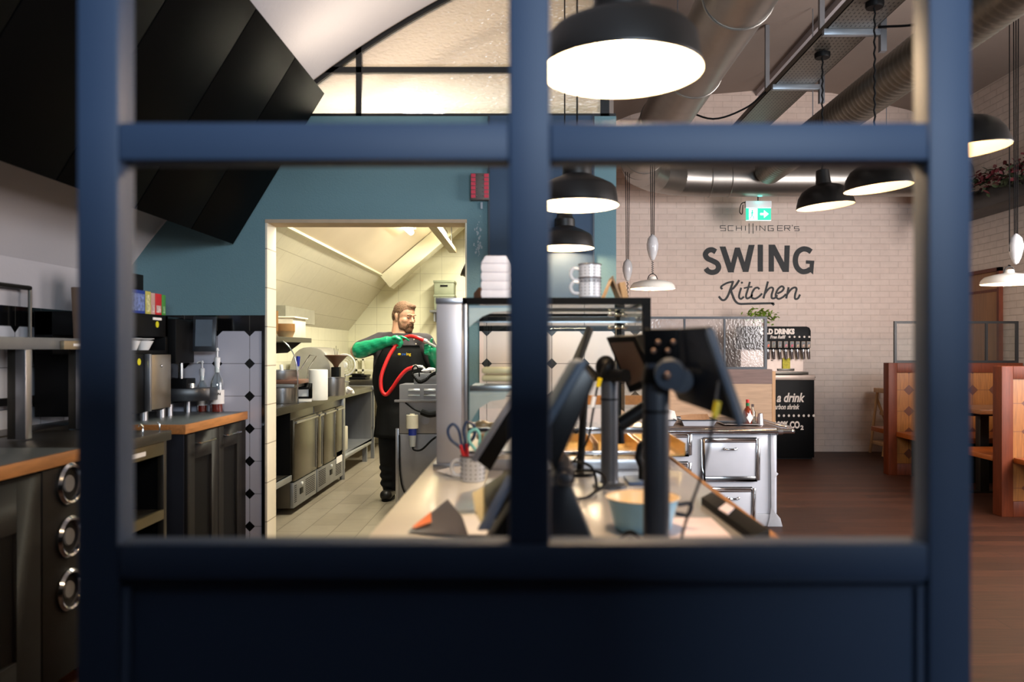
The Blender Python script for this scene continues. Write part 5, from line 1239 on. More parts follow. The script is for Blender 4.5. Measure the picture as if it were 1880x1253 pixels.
# mug with scissors
sm_c = (cx(868, 2.38), 2.38, CZ)
dotmug(sm_c, 'white dotted enamel mug holding scissors beside the steel column', r=.036, h=.078)
def scissors(x, y, z, ang, c1, c2, lb, s=1.0):
    t = thing('scissors', lb, 'scissors', (x, y, z), 'scissors in the mug')
    M4 = Matrix.Translation((x, y, z)) @ Matrix.Rotation(ang, 4, 'Y')
    for k, sx_ in enumerate((-1, 1)):
        pts = [M4 @ Vector(p) for p in spline([(sx_ * .004, 0, .07 * s), (sx_ * .010, 0, .095 * s), (sx_ * .036, 0, .125 * s), (sx_ * .040, 0, .155 * s), (sx_ * .022, 0, .170 * s), (sx_ * .008, 0, .150 * s), (sx_ * .006, 0, .115 * s), (sx_ * .003, 0, .085 * s)], 5)]
        h_ = MB().tube(pts, .0048, 8).obj('handle', c1, t)
        MB().tube([M4 @ Vector((sx_ * .003, 0, .06 * s)), M4 @ Vector((sx_ * .009, 0, .105 * s))], [.007, .006], 8).obj('inner_grip', c2, h_)
    MB().box((-.007, -.002, 0), (.007, .002, .075 * s), M4).obj('blade', steel, t)
redp = mat('red_plastic', (200, 40, 44), rough=.4); navp = mat('navy_plastic', (34, 54, 88), rough=.4); turq = mat('turquoise_plastic', (130, 206, 206), rough=.4)
scissors(sm_c[0] - .012, 2.385, CZ + .008, R(-9), navp, redp, 'navy and red handled scissors standing in the mug', 1.0)
scissors(sm_c[0] + .012, 2.36, CZ + .008, R(8), turq, redp, 'turquoise handled scissors standing in front in the mug', .88)
# bowl behind near pole
bwl = thing('enamel_bowl', 'pale blue enamel bowl with cream inside behind the nearest pole', 'bowl', (cx(1180, 1.72), 1.74, CZ))
bc = (cx(1180, 1.74), 1.74, CZ)
MB().lathe([(0, 0), (.055, 0), (.062, .005), (.078, .070), (.081, .072)], bc, 40).obj('outside', mat('pale_blue_enamel', (150, 205, 236), rough=.25), bwl)
MB().lathe([(0, .004), (.055, .005), (.075, .071), (.081, .0725), (.082, .074), (.080, .0745)], bc, 40).obj('inside', mat('cream_enamel', (246, 220, 180), rough=.3), bwl)
MB().tube(spline([(bc[0] + .078, bc[1], CZ + .055), (bc[0] + .105, bc[1] - .005, CZ + .058), (bc[0] + .10, bc[1] - .005, CZ + .035), (bc[0] + .073, bc[1], CZ + .035)]), .005).obj('handle', navy_dk, bwl)
tag(MB().box((cx(1215, 1.6), 1.60, CZ), (cx(1335, 1.7), 1.85, CZ + .003)).obj('paper_sheet', mat('pinkish_paper', (236, 214, 214), rough=.8)), 'pinkish paper sheet on the counter right of the nearest pole', 'paper')
kb = thing('keyboard', 'black card holder tray along the oak edge of the counter', 'tray', (.44, 1.9, CZ))
MB().prism([(cx(1290, 2.0) , 2.02), (cx(1315, 2.05), 2.10), (cx(1425, 1.62), 1.66), (cx(1385, 1.6), 1.60)], CZ, CZ + .02, 'z').obj('tray', black_matt, kb, .004)
MB().prism([(cx(1312, 1.9), 1.86), (cx(1335, 1.92), 1.93), (cx(1350, 1.86), 1.87), (cx(1332, 1.82), 1.80)], CZ + .02, CZ + .023, 'z').obj('card', mat('pinkish_paper', (236, 214, 214)), kb)
cb = thing('cable_bundle', 'loops of black cable lying on the counter between the poles', 'cable', (cx(1060, 2.1), 2.1, CZ))
CBM = MB().tube(spline([(cx(1010, 2.2), 2.25, CZ + .05), (cx(1050, 2.2), 2.2, CZ + .085), (cx(1085, 2.2), 2.2, CZ + .07), (cx(1095, 2.2), 2.2, CZ + .02), (cx(1080, 2.2), 2.1, CZ + .008), (cx(1050, 2.2), 2.05, CZ + .006)]), .004, 8).tube(spline([(cx(1020, 2.2), 2.3, CZ + .01), (cx(1060, 2.2), 2.25, CZ + .05), (cx(1100, 2.2), 2.2, CZ + .055), (cx(1108, 2.2), 2.15, CZ + .03), (cx(1075, 2.2), 2.1, CZ + .006)]), .004, 8).tube(spline([(cx(1120, 1.6), 1.56, CZ + .004), (cx(1145, 1.6), 1.56, CZ + .035), (cx(1165, 1.6), 1.56, CZ + .03), (cx(1180, 1.6), 1.56, CZ + .004)]), .004, 8)
sep(CBM, 'cable', black, cb)

# ------------------------------------------------------------------ lamps
lamp_in = mat('lamp_inside_glow', (255, 238, 205), rough=.6, var=0, emit=(255, 226, 178), estr=2.6)
lamp_in2 = mat('lamp_inside_warm', (240, 214, 176), rough=.6, var=0)
bulb_m = mat('bulb_glow', (255, 236, 190), rough=.4, var=0, emit=(255, 224, 170), estr=14)
prof_wide = [(.175, 0), (.176, .006), (.171, .010), (.163, .070), (.150, .085), (.105, .108), (.075, .120), (.062, .128), (.060, .17), (.048, .185), (.046, .20)]
def wide_lamp():
    t = thing('pendant_lamp', 'x', 'pendant lamp', (0, 0, 0), 'black pendant lamps over the service counter')
    MB().lathe(prof_wide, n=64).obj('shade', shade_black, t)
    MB().lathe([(.174, .0005), (.168, .010), (.160, .068), (.148, .081), (.103, .103), (.06, .112), (0, .112)], n=64).obj('shade_inside', lamp_in, t)
    MB().lathe([(0, .060), (.03, .062), (.055, .075), (.06, .095), (.05, .11)], n=28).obj('bulb', bulb_m, t)
    MB().cyl((0, 0, .20), (0, 0, 1.9), .004, n=8).cyl((0, 0, .195), (0, 0, .24), .02, .012).obj('cord', black, t)
    return t
w0 = wide_lamp(); w0.location = (.202, 1.70, 1.90); w0['label'] = 'largest and nearest black pendant lamp with glowing inside, above the counter'
dup(w0, (.204, 3.28, 1.90), 'middle black pendant lamp of the row over the counter')
dup(w0, (.214, 4.62, 1.895), 'smallest black pendant lamp of the row over the counter, in front of the blue wall')
for y_, p_ in ((1.70, 34), (3.28, 34), (4.62, 14)): point('pendant_light', (.205, y_, 1.945), p_, WARM, .04)
dome_black = mat('dome_black_enamel', (9, 9, 9), rough=.35, spec=.35, var=0)
def dome_lamp():
    t = thing('dome_lamp', 'x', 'pendant lamp', (0, 0, 0), 'black dome pendants on the right')
    MB().lathe([(.20, 0), (.202, .004), (.196, .03), (.182, .075), (.155, .115), (.115, .142), (.075, .155), (.055, .162), (.052, .18), (.045, .26), (.030, .268), (.0, .27)], n=56).obj('shade', dome_black, t)
    MB().lathe([(.199, .0008), (.192, .03), (.178, .073), (.151, .111), (.112, .137), (.06, .15), (0, .152)], n=56).obj('shade_inside', lamp_in2, t)
    MB().ell((0, 0, .10), (.028, .028, .038)).obj('bulb', bulb_m, t)
    return t
def hang(root, x, y, z0, z1, tilt):
    pass
dproto = dome_lamp()
spots = [((2.14, 5.65, 2.33), 'smallest black dome pendant hanging in front of the silver duct', 7), ((2.15, 4.82, 2.29), 'middle black dome pendant partly behind the divider crossbar', 7), ((2.055, 3.70, 2.235), 'nearest black dome pendant, cut by the right post of the divider', 7)]
cyls = []
for i, (p, lb, pw) in enumerate(spots):
    o = dproto if i == 0 else dup(dproto, p)
    o.location = p; o['label'] = lb; o.rotation_euler = (0, R(-5), 0)
    cyls.append((o, p))
    point('dome_light', (p[0], p[1], p[2] + .05), pw, WARM, .03)
for i, (o, p) in enumerate(cyls):
    zc_ = 3.40
    m_ = MB()
    zig = [Vector((p[0] - .022 + (.004 if k % 2 else -.004), p[1], p[2] + .27 + (zc_ - p[2] - .27) * k / 24)) for k in range(25)]
    m_.tube(zig, .006, 6)
    m_.lathe([(0, 0), (.05, 0), (.055, .01), (.055, .035), (.0, .035)], (p[0] - .022, p[1], zc_), 24)
    c_ = m_.obj('chain_and_canopy', black, None)
    # re-express in the lamp's own frame
    Mi = (Matrix.Translation(o.location) @ o.rotation_euler.to_matrix().to_4x4()).inverted()
    c_.data.transform(Mi); c_.parent = o
def white_lamp(x, y, z, lb, wz, r=.20, wx=0.0, top=4.35):
    t = thing('rise_and_fall_lamp', lb, 'pendant lamp', (x, y, z), 'white pull-down lamps')
    c = (x, y, z)
    MB().lathe([(r, 0), (r + .002, .004), (r * .97, .03), (r * .85, .055), (r * .55, .072), (r * .25, .082), (.035, .088), (.03, .11), (.0, .115)], c, 44).obj('shade', shade_white, t)
    MB().lathe([(r * .99, .001), (r * .95, .028), (r * .83, .05), (r * .5, .066), (0, .08)], c, 44).obj('shade_inside', lamp_in2, t)
    MB().ell((x, y, z + .015), (.03, .03, .028)).obj('bulb', bulb_m, t)
    hk = MB(); hk.tube(spline([(x - .045, y, z + .085), (x - .03, y, z + .12), (x, y, z + .135), (x + .03, y, z + .12), (x + .045, y, z + .085)]), .004, 6)
    hk.tube([(x + (.008 if k % 2 else -.008), y, z + .135 + k * (wz - z - .29) / 12) for k in range(13)], .005, 6)
    hk.obj('hook', black_metal, t)
    MB().lathe([(0, -.15), (.018, -.14), (.035, -.10), (.05, -.04), (.052, 0), (.042, .05), (.022, .075), (.008, .085), (0, .09)], (x + wx, y, wz), 28).obj('counterweight', mat('porcelain', (200, 200, 202), rough=.15), t)
    cd = MB()
    for dx_ in (-.02, 0.0, .02): cd.tube([(x + wx + dx_ * .6, y, wz + .07), (x + wx + dx_, y, top)], .004, 5)
    if wx: cd.tube([(x, y, wz - .05), (x, y, top)], .004, 5)
    cd.obj('cord', black, t)
    point('pulldown_light', (x, y, z - .03), 26, WARM, .03)
    return t
white_lamp(on_ct(1198, 7.0), 7.0, 1.84, 'white enamel pull-down lamp with porcelain weight in front of the brick wall', 2.24, top=3.115)
white_lamp(on_ct(1152, 8.2), 8.2, 1.62, 'white pull-down lamp further back whose weight hangs above the wooden card', 2.16, top=3.16)
white_lamp(3.68, 6.0, 1.80, 'white enamel pull-down lamp over the booths at the right edge', 2.10, wx=.05)

# ------------------------------------------------------------------ ducts, trays
d1 = thing('ventilation_duct', 'large silver ventilation duct bending along the brick wall towards the viewer', 'duct', (1.18, 5, 3.3))
RD = .205; ZD = 3.30
path = [(1.18, yy, ZD) for yy in (2.2, 4.6, 6.0, 7.4, 8.3)]
seg = [Vector(p) for p in path]
MB().tube(seg, RD, 36).obj('straight_run', galv, d1)
for k in range(4):
    a0_ = R(90 * k / 4); a1_ = R(90 * (k + 1) / 4); Rb_ = .9
    pa = Vector((1.18 + Rb_ - Rb_ * math.cos(a0_), 8.3 + Rb_ * math.sin(a0_), ZD)); pb = Vector((1.18 + Rb_ - Rb_ * math.cos(a1_), 8.3 + Rb_ * math.sin(a1_), ZD))
    MB().tube([pa, pb], RD + .001, 36).obj('elbow_segment', galv, d1)
MB().tube([(2.08, 9.2, ZD), (3.2, 9.2, ZD), (XR, 9.2, ZD)], RD, 36).obj('wall_run', galv, d1)
sj = MB()
for yy in (3.2, 4.4, 5.6, 6.8, 8.0): torus(sj, (1.18, yy, ZD), RD + .003, .006, 'y', 32)
for xx_ in (2.12, 2.35, 3.4, 4.6): torus(sj, (xx_, 9.2, ZD), RD + .003, .006, 'x', 32)
sep(sj, 'seam_ring', galv, d1)
hg = MB()
for yy in (3.6, 6.2): hg.cyl((1.18, yy, ZD + RD), (1.18, yy, 4.25), .005, n=6)
for xx_ in (2.8, 4.2): hg.cyl((xx_, 9.2, ZD + RD), (xx_, 9.2, 4.6), .005, n=6)
hg.obj('hanger_rod', steel_dull, d1)
d2 = thing('spiral_duct', 'dark spiral-wound round duct under the ceiling at upper right', 'duct', (2.72, 6, 3.35))
mat('dark_galvanised', (118, 114, 104), rough=.4, metal=.85, var=.08)
MB().lathe([(.155 + (.006 if i % 3 == 0 else 0), 2.0 + i * .022) for i in range(314)], (2.72, 0, 3.33), 28, Matrix.Rotation(R(-90), 3, 'X')).obj('pipe', MATS['dark_galvanised'], d2, sharp=80)
m_ = MB(); torus(m_, (2.72, 5.1, 3.33), .165, .012, 'y', 32); m_.obj('black_collar', black, d2)
MB().cyl((2.72, 4.2, 3.48), (2.72, 4.2, 4.56), .005, n=6).cyl((2.72, 7.5, 3.48), (2.72, 7.5, 4.56), .005, n=6).obj('hanger_rod', steel_dull, d2)
def perf_mat():
    m = mat('perforated_tray', (112, 108, 100), rough=.4, metal=.6)
    nt = m.node_tree; b = nt.nodes['Principled BSDF']; tc = nd(nt, 'ShaderNodeTexCoord'); sp = nd(nt, 'ShaderNodeSeparateXYZ'); nt.links.new(tc.outputs['Object'], sp.inputs[0])
    a = mth(nt, 'FRACT', mth(nt, 'DIVIDE', sp.outputs[1], .05)); c = mth(nt, 'FRACT', mth(nt, 'DIVIDE', mth(nt, 'ADD', sp.outputs[0], 50), .03))
    f = mth(nt, 'MULTIPLY', mth(nt, 'LESS_THAN', a, .5), mth(nt, 'LESS_THAN', c, .3))
    old = b.inputs['Base Color'].links[0].from_socket
    mx = nd(nt, 'ShaderNodeMix', data_type='RGBA'); nt.links.new(f, mx.inputs['Factor']); nt.links.new(old, mx.inputs['A']); mx.inputs['B'].default_value = (.02, .017, .014, 1)
    nt.links.new(mx.outputs['Result'], b.inputs['Base Color']); return m
perf = perf_mat()
ctr = thing('cable_tray', 'perforated metal cable tray with brackets running below the ceiling', 'cable tray', (2.16, 6, 3.45))
MB().box((2.0, 2.5, 3.45), (2.32, 8.9, 3.455)).box((2.0, 2.5, 3.45), (2.005, 8.9, 3.50)).box((2.315, 2.5, 3.45), (2.32, 8.9, 3.50)).obj('tray', perf, ctr)
for yy in (3.3, 5.25, 6.35, 7.8):
    br = MB().box((1.98, yy, 3.41), (2.36, yy + .04, 3.45)).obj('bracket', mat('pale_bracket', (168, 178, 188), rough=.35, metal=.7), ctr, .002)
    MB().box((2.36, yy, 3.30), (2.40, yy + .04, 4.53)).obj('drop_post', steel_dull, br)
MB().tube(spline([(1.35, 6.9, 3.42), (1.6, 6.8, 3.30), (1.85, 6.7, 3.36), (2.0, 6.6, 3.47)]), .008, 6).obj('cable', black, ctr)
MB().tube(spline([(2.34, 5.25, 3.46), (2.55, 5.1, 3.42), (2.75, 4.95, 3.46)]), .008, 6).obj('cable', black, ctr)

# exit sign
ex = thing('exit_sign', 'green and white lit emergency exit sign with arrow hanging under the duct', 'sign', (on_ct(1392, 9.3), 9.3, 2.8))
x0, x1 = on_ct(1370, 9.3), on_ct(1416, 9.3)
def ez(p): return CAMZ + (642 - p) * 9.3 / F
MB().box((x0 - .005, 9.3, ez(381)), (x1 + .005, 9.36, ez(369))).obj('housing', white_pl, ex, .003)
MB().box((x0, 9.31, ez(405)), (x1, 9.32, ez(381))).obj('panel', mat('exit_green', (0, 166, 130), rough=.4, var=0, emit=(0, 190, 150), estr=1.3), ex)
wg = mat('exit_white', (240, 255, 255), rough=.4, var=0, emit=(220, 255, 250), estr=1.8)
xm = (x0 + x1) / 2
MB().box((x0 + .035, 9.3085, ez(404)), (xm - .012, 9.3095, ez(383))).obj('door_symbol', wg, ex)
run_ = MB(); xr = x0 + .075
run_.ell((xr, 9.307, ez(386.5)), (.009, .002, .009), None, 8, 6).tube([(xr, 9.307, ez(388)), (xr - .005, 9.307, ez(395))], .007, 6).tube([(xr - .005, 9.307, ez(395)), (xr + .015, 9.307, ez(399)), (xr + .01, 9.307, ez(403))], .004, 6).tube([(xr - .005, 9.307, ez(395)), (xr - .02, 9.307, ez(400)), (xr - .035, 9.307, ez(401))], .004, 6).tube([(xr - .02, 9.307, ez(392)), (xr, 9.307, ez(389)), (xr + .02, 9.307, ez(392))], .004, 6)
run_.obj('running_figure', MATS['exit_green'], ex)
xa = xm + .02
MB().prism([(xa, ez(395)), (xa, ez(391)), (xa + .045, ez(391)), (xa + .045, ez(386)), (xa + .10, ez(393)), (xa + .045, ez(400)), (xa + .045, ez(395))], 9.307, 9.3095, 'y').obj('arrow', wg, ex)
MB().box((x0, 9.3085, ez(405)), (x1, 9.3095, ez(404.2))).box((x0, 9.3085, ez(382)), (x1, 9.3095, ez(381.2))).obj('border', wg, ex)
MB().tube(spline([(x0 - .005, 9.33, ez(371)), (x0 - .05, 9.33, ez(374)), (x0 - .07, 9.33, ez(388)), (x0 - .04, 9.33, ez(392)), (x0 - .03, 9.33, ez(375))]), .006, 6).cyl((xm, 9.33, ez(369)), (xm, 9.33, ez(355)), .006, n=6).obj('cable', black, ex)
point('exit_sign_glow', (xm, 9.24, ez(368)), .14, (.1, 1.0, .9), .03)

# ------------------------------------------------------------------ lettering on the brick wall
ink = mat('black_wall_paint', (26, 28, 30), rough=.6, var=.05)
DWL = YB - .001
def zp(zx, zy):     # picture position (zoomed tracing grid) -> wall plane coordinates
    px_, py_ = 1280 + zx / 5.2208, 340 + zy / 5.2208
    return ((px_ - 970) * DWL / F, CAMZ + (642 - py_) * DWL / F)
ML = Matrix.Translation((0, DWL, 0)) @ Matrix.Rotation(R(90), 4, 'X')
uu = DWL / F / 5.2208
def letter(name, label, strokes, parent):
    mb = MB()
    for n_s, (kind, pts, w) in enumerate(strokes):
        ML = Matrix.Translation((0, DWL - .0006 * n_s, 0)) @ Matrix.Rotation(R(90), 4, 'X'); DW2 = DWL - .0006 * n_s
        if kind == 'r': mb.ribbon([zp(*p) for p in pts], [k * uu for k in w] if isinstance(w, (list, tuple)) else w * uu, ML)
        elif kind == 's':
            P_ = spline([Vector((p[0], p[1], 0)) for p in pts], 6); mb.ribbon([zp(p.x, p.y) for p in P_], w * uu, ML)
        elif kind == 'h':
            (a, b), (c, d) = pts; mb.prism([zp(a - w / 2, b), zp(a + w / 2, b), zp(c + w / 2, d), zp(c - w / 2, d)], DW2 - .004, DW2, 'y')
        elif kind == 'p': mb.prism([zp(*p) for p in pts], DW2 - .004, DW2, 'y')
    return mb.obj(name, ink, parent, sharp=60)
sg = thing('wall_lettering', 'big bold black word SWING painted on the white brick wall', 'lettering', (zp(585, 715)[0], DWL, zp(585, 715)[1]))
letter('letter', None, [('s', [(178, 640), (140, 621), (100, 632), (79, 667), (98, 703), (145, 726), (190, 752), (205, 792), (182, 828), (140, 838), (104, 826), (82, 800)], 50)], sg)
letter('letter', None, [('h', [(243, 590), (325, 838)], 56), ('h', [(385, 600), (325, 838)], 46), ('h', [(385, 600), (462, 834)], 46), ('h', [(522, 574), (462, 834)], 56)], sg)
letter('letter', None, [('p', [(580, 572), (630, 572), (630, 830), (580, 830)], 0)], sg)
letter('letter', None, [('p', [(685, 570), (735, 600), (735, 830), (685, 830)], 0), ('h', [(714, 572), (850, 834)], 60), ('p', [(838, 580), (887, 580), (878, 834), (832, 800)], 0)], sg)
letter('letter', None, [('s', [(1092, 640), (1058, 619), (1012, 614), (966, 642), (944, 690), (942, 745), (960, 795), (1000, 828), (1045, 828), (1085, 808)], 50), ('p', [(1042, 722), (1122, 726), (1119, 760), (1042, 754)], 0), ('p', [(1082, 730), (1120, 730), (1110, 858), (1075, 825)], 0)], sg)
sg2 = thing('wall_lettering', 'black handwritten word Kitchen with underline painted below the bold word', 'lettering', (zp(585, 1040)[0], DWL, zp(585, 1040)[1]))
letter('letter', None, [('s', [(345, 922), (318, 1000), (295, 1060), (268, 1098), (238, 1102), (206, 1068)], 20), ('s', [(348, 925), (290, 938), (240, 965), (228, 985), (242, 998)], 18), ('s', [(402, 912), (375, 955), (345, 990), (318, 1008)], 20), ('s', [(322, 1006), (340, 1060), (362, 1108), (402, 1138), (500, 1138), (700, 1134), (722, 1138), (736, 1152)], 20)], sg2)
letter('letter', None, [('s', [(422, 985), (405, 1040), (402, 1078), (420, 1092), (448, 1070)], 18), ('p', [(420, 928), (434, 926), (440, 938), (430, 948), (418, 942)], 0)], sg2)
letter('letter', None, [('s', [(505, 928), (485, 1000), (468, 1060), (478, 1088), (512, 1072), (528, 1050)], 18), ('s', [(448, 990), (485, 980), (528, 976)], 15)], sg2)
letter('letter', None, [('s', [(596, 1000), (580, 984), (552, 992), (526, 1035), (524, 1078), (555, 1090), (592, 1070), (622, 1040)], 18)], sg2)
letter('letter', None, [('s', [(678, 925), (658, 1000), (634, 1088)], 19), ('s', [(650, 1040), (680, 1000), (710, 982), (728, 998), (714, 1050), (716, 1084), (742, 1084), (768, 1056)], 18)], sg2)
letter('letter', None, [('s', [(768, 1042), (812, 1018), (830, 988), (806, 972), (770, 1005), (752, 1060), (778, 1092), (822, 1074), (850, 1046)], 18)], sg2)
letter('letter', None, [('s', [(876, 980), (866, 1030), (852, 1088)], 19), ('s', [(864, 1045), (900, 1000), (934, 982), (952, 998), (938, 1050), (938, 1090), (964, 1088), (986, 1050)], 18)], sg2)
sg3 = thing('wall_lettering', 'thin grey-black name line painted above the bold word', 'lettering', (zp(600, 410)[0], DWL, zp(600, 410)[1]))
T_, B_, M_ = 390, 438, 414
def L(ch, x, w=46):
    D_ = {'S': [[(w, T_), (0, T_), (0, M_), (w, M_), (w, B_), (0, B_)]], 'C': [[(w, T_), (0, T_), (0, B_), (w, B_)]], 'H': [[(0, T_), (0, B_)], [(w, T_), (w, B_)], [(0, M_), (w, M_)]],
          'I': [[(0, T_), (0, B_)]], 'l': [[(0, 368), (0, 466)]], 'N': [[(0, B_), (0, T_), (w, B_), (w, T_)]], 'G': [[(w, T_), (0, T_), (0, B_), (w, B_), (w, M_ + 2), (w * .5, M_ + 2)]],
          'E': [[(w, T_), (0, T_), (0, B_), (w, B_)], [(0, M_), (w * .9, M_)]], 'R': [[(0, B_), (0, T_), (w, T_), (w, M_), (0, M_)], [(w * .5, M_), (w, B_)]], "'": [[(0, T_ - 8), (0, T_ + 6)]],
          's': [[(w, T_ + 10), (0, T_ + 10), (0, M_ + 6), (w, M_ + 6), (w, B_), (0, B_)]]}[ch]
    letter('letter', None, [('r', [(x + a, b) for a, b in s], 5.5) for s in D_], sg3)
for ch, x in (('S', 222), ('C', 297), ('H', 375), ('I', 462), ('l', 497), ('l', 535), ('I', 568), ('N', 600), ('G', 680), ('E', 770), ('R', 838), ("'", 912), ('s', 932)): L(ch, x, 50 if ch not in "s" else 44)

# ------------------------------------------------------------------ drinks machine
DD = 9.3
def dz(p, D=DD): return CAMZ + (642 - p) * D / F
dk = thing('drinks_dispenser', 'black drinks dispenser with taps standing on a black refrigerator cabinet', 'drinks machine', (2.95, DD, dz(688)))
dx0, dx1 = on_ct(1360, DD), on_ct(1487, DD)
white_ink = mat('pale_print', (236, 220, 206), rough=.5, var=0)
hdm = MB()
zt_, zb_ = dz(600), dz(642)
hdm.prism([(dx0, zb_), (dx1 - .02, zb_), (dx1, zb_ + .03), (dx1, zt_ - .05), (dx1 - .015, zt_ - .015), (dx1 - .05, zt_), (dx0, zt_)], DD - .03, DD + .35, 'y')
hd_ = hdm.obj('head', black, dk, .004)
text('COLD DRINKS', .082, white_ink, facing((on_ct(1388.5, DD), DD - .032, dz(613.5))), dk, 'lettering', bold=.0055, sx=.82)
text('Free Refill', .054, white_ink, facing((on_ct(1412, DD), DD - .032, dz(622))), dk, 'lettering', shear=.3, bold=.0015, sx=.80)
dts = MB()
for px_ in (1448, 1457, 1466, 1475, 1484): dts.ell((on_ct(px_, DD), DD - .031, dz(619)), (.013, .003, .013), None, 12, 6)
dts.obj('dots', white_ink, dk)
cols = [(220, 90, 50), (120, 120, 100), (130, 130, 125), (210, 110, 120), (200, 50, 80), (190, 150, 110), (180, 140, 115), (190, 150, 120)]
for k, px_ in enumerate((1409, 1419, 1430.5, 1441.5, 1452.5, 1463, 1473.5, 1483)):
    bt = MB().box((on_ct(px_ - 4, DD), DD - .036, dz(639)), (on_ct(px_ + 3.6, DD), DD - .030, dz(627))).obj('button', mat('button_border', (150, 130, 110), rough=.4), dk, .004)
    MB().box((on_ct(px_ - 3, DD), DD - .0375, dz(638)), (on_ct(px_ + 2.7, DD), DD - .0362, dz(628))).obj('button_face', mat('button_dark', (40, 38, 36), rough=.4), bt)
    MB().ell((on_ct(px_, DD), DD - .038, dz(635)), (.012, .002, .018), Matrix.Rotation(R(20), 3, 'Y'), 10, 6).obj('drink_picture', mat('drink_%d' % k, cols[k], rough=.4), bt)
    tp = MB().cyl((on_ct(px_ - 1, DD), DD - .02, dz(642)), (on_ct(px_ - .5, DD), DD - .02, dz(646)), .02).cyl((on_ct(px_ - .5, DD), DD - .02, dz(646)), (on_ct(px_ + 1, DD), DD - .02, dz(660)), .024, .016).obj('tap', chrome, dk)
MB().cyl((on_ct(1416, DD), DD - .02, dz(662)), (on_ct(1416, DD), DD - .02, dz(663)), .012).obj('nozzle', black, dk)
wsm = mat('warm_dispenser_steel', (176, 158, 146), rough=.4, metal=.4)
MB().box((dx0, DD + .12, dz(688)), (on_ct(1481, DD), DD + .35, zb_)).obj('back_splash', wsm, dk)
MB().box((dx0, DD - .06, dz(688)), (on_ct(1481, DD), DD + .12, dz(683))).box((on_ct(1433, DD), DD + .1, dz(681.5)), (on_ct(1464, DD), DD + .12, dz(677.5))).obj('drip_grid', steel_dk, dk, .002)
MB().box((on_ct(1442, DD), DD + .10, dz(678)), (on_ct(1456, DD), DD + .118, dz(658))).obj('yellow_card', mat('yellow_card', (206, 190, 40), rough=.6, var=.3, scale=40), dk)
ck = thing('refrigerator_cabinet', 'black refrigerator cabinet printed with white lettering under the drinks dispenser', 'refrigerator', (2.95, DD, 0))
kx0, kx1 = on_ct(1424, DD), on_ct(1494, DD)
MB().box((on_ct(1366, DD), DD - .02, .02), (kx1, DD + .50, dz(698))).obj('body', black, ck, .004)
MB().box((on_ct(1366, DD), DD - .04, dz(698)), (kx1 + .0, DD + .5, dz(689))).obj('top', wsm, ck, .003)
MB().box((on_ct(1370, DD), DD, 0), (kx1 - .02, DD + .45, .02)).obj('feet', black, ck)
MB().ell((kx1 - .01, DD - .03, dz(693)), (.02, .01, .01)).obj('hinge', black, ck)
text('a drink', .15, white_ink, facing((on_ct(1424.5, DD), DD - .022, dz(738))), ck, 'lettering', shear=.28, bold=.004, sx=.75)
text('arbon shrink', .085, white_ink, facing((on_ct(1420.5, DD), DD - .022, dz(751.5))), ck, 'lettering', shear=.3, bold=.002, sx=.66)
text('100% CO', .11, white_ink, facing((on_ct(1419.5, DD), DD - .022, dz(786))), ck, 'lettering', bold=.005, sx=.70)
text('2', .07, white_ink, facing((on_ct(1468.5, DD), DD - .022, dz(789))), ck, 'lettering', bold=.003)
dts = MB()
for i_ in range(8): dts.ell((on_ct(1429 + i_ * 9.1, DD), DD - .021, dz(763.5)), (.014, .003, .016), None, 12, 6)
dts.obj('dots', white_ink, ck)
# plant above the dispenser
pl = thing('potted_plant', 'small leafy green plant on top of the drinks dispenser', 'plant', (on_ct(1404, DD), DD + .15, zt_))
pcx = on_ct(1404, DD)
MB().lathe([(0, 0), (.05, 0), (.062, .05), (.058, .052), (0, .045)], (pcx, DD + .15, zt_), 20).obj('pot', mat('clay_pot', (150, 110, 80), rough=.8), pl)
def leaves(mb, c, n, spread, size, zlim=None):
    for _ in range(n):
        p = Vector(c) + Vector((random.gauss(0, spread[0]), random.gauss(0, spread[1]), random.gauss(0, spread[2])))
        rot = Euler((random.uniform(-1, 1), random.uniform(-1, 1), random.uniform(0, 6.28))).to_matrix()
        s = size * random.uniform(.7, 1.3)
        pts = [(0, -s, 0), (s * .45, -s * .2, s * .12), (s * .35, s * .5, s * .1), (0, s, 0), (-s * .35, s * .5, s * .1), (-s * .45, -s * .2, s * .12)]
        mb.face([p + rot @ Vector(q) for q in pts])
    return mb
lf_ = MB(); leaves(lf_, (pcx - .02, DD + .1, zt_ + .13), 130, (.085, .05, .045), .03); leaves(lf_, (pcx + .14, DD + .1, zt_ + .12), 10, (.03, .03, .03), .034)
lf_.obj('foliage', green_leaf, pl, fixn=False)
stm = MB()
for k in range(9): stm.tube([(pcx, DD + .15, zt_ + .04), (pcx + random.uniform(-.08, .14), DD + .12, zt_ + random.uniform(.1, .17))], .003, 5)
stm.obj('stem', green_leaf, pl)

# glazed screen on half-height panelling
SD = 8.3
ps = thing('glass_screen', 'navy framed rippled glass screen standing on a wooden half wall by the drinks machine', 'screen', (1.6, SD, dz(678, SD)))
sx0, sx1, sz0, sz1 = .62, on_ct(1408.5, SD), dz(678.5, SD), dz(581.5, SD)
fm_ = MB()
fm_.box((sx0, SD, sz1 - .025), (sx1, SD + .03, sz1)).box((sx0, SD, sz0), (sx1, SD + .03, sz0 + .025)).box((sx1 - .03, SD, sz0 + .025), (sx1, SD + .03, sz1 - .025)).box((sx0, SD, sz0 + .025), (sx0 + .025, SD + .03, sz1 - .025))
for px_ in (1257, 1330.5): fm_.box((on_ct(px_ - 1.6, SD), SD, sz0 + .025), (on_ct(px_ + 1.6, SD), SD + .03, sz1 - .025))
fm_.obj('frame', navy_dk, ps)
ed = [sx0 + .02, on_ct(1257, SD), on_ct(1330.5, SD), sx1 - .03]
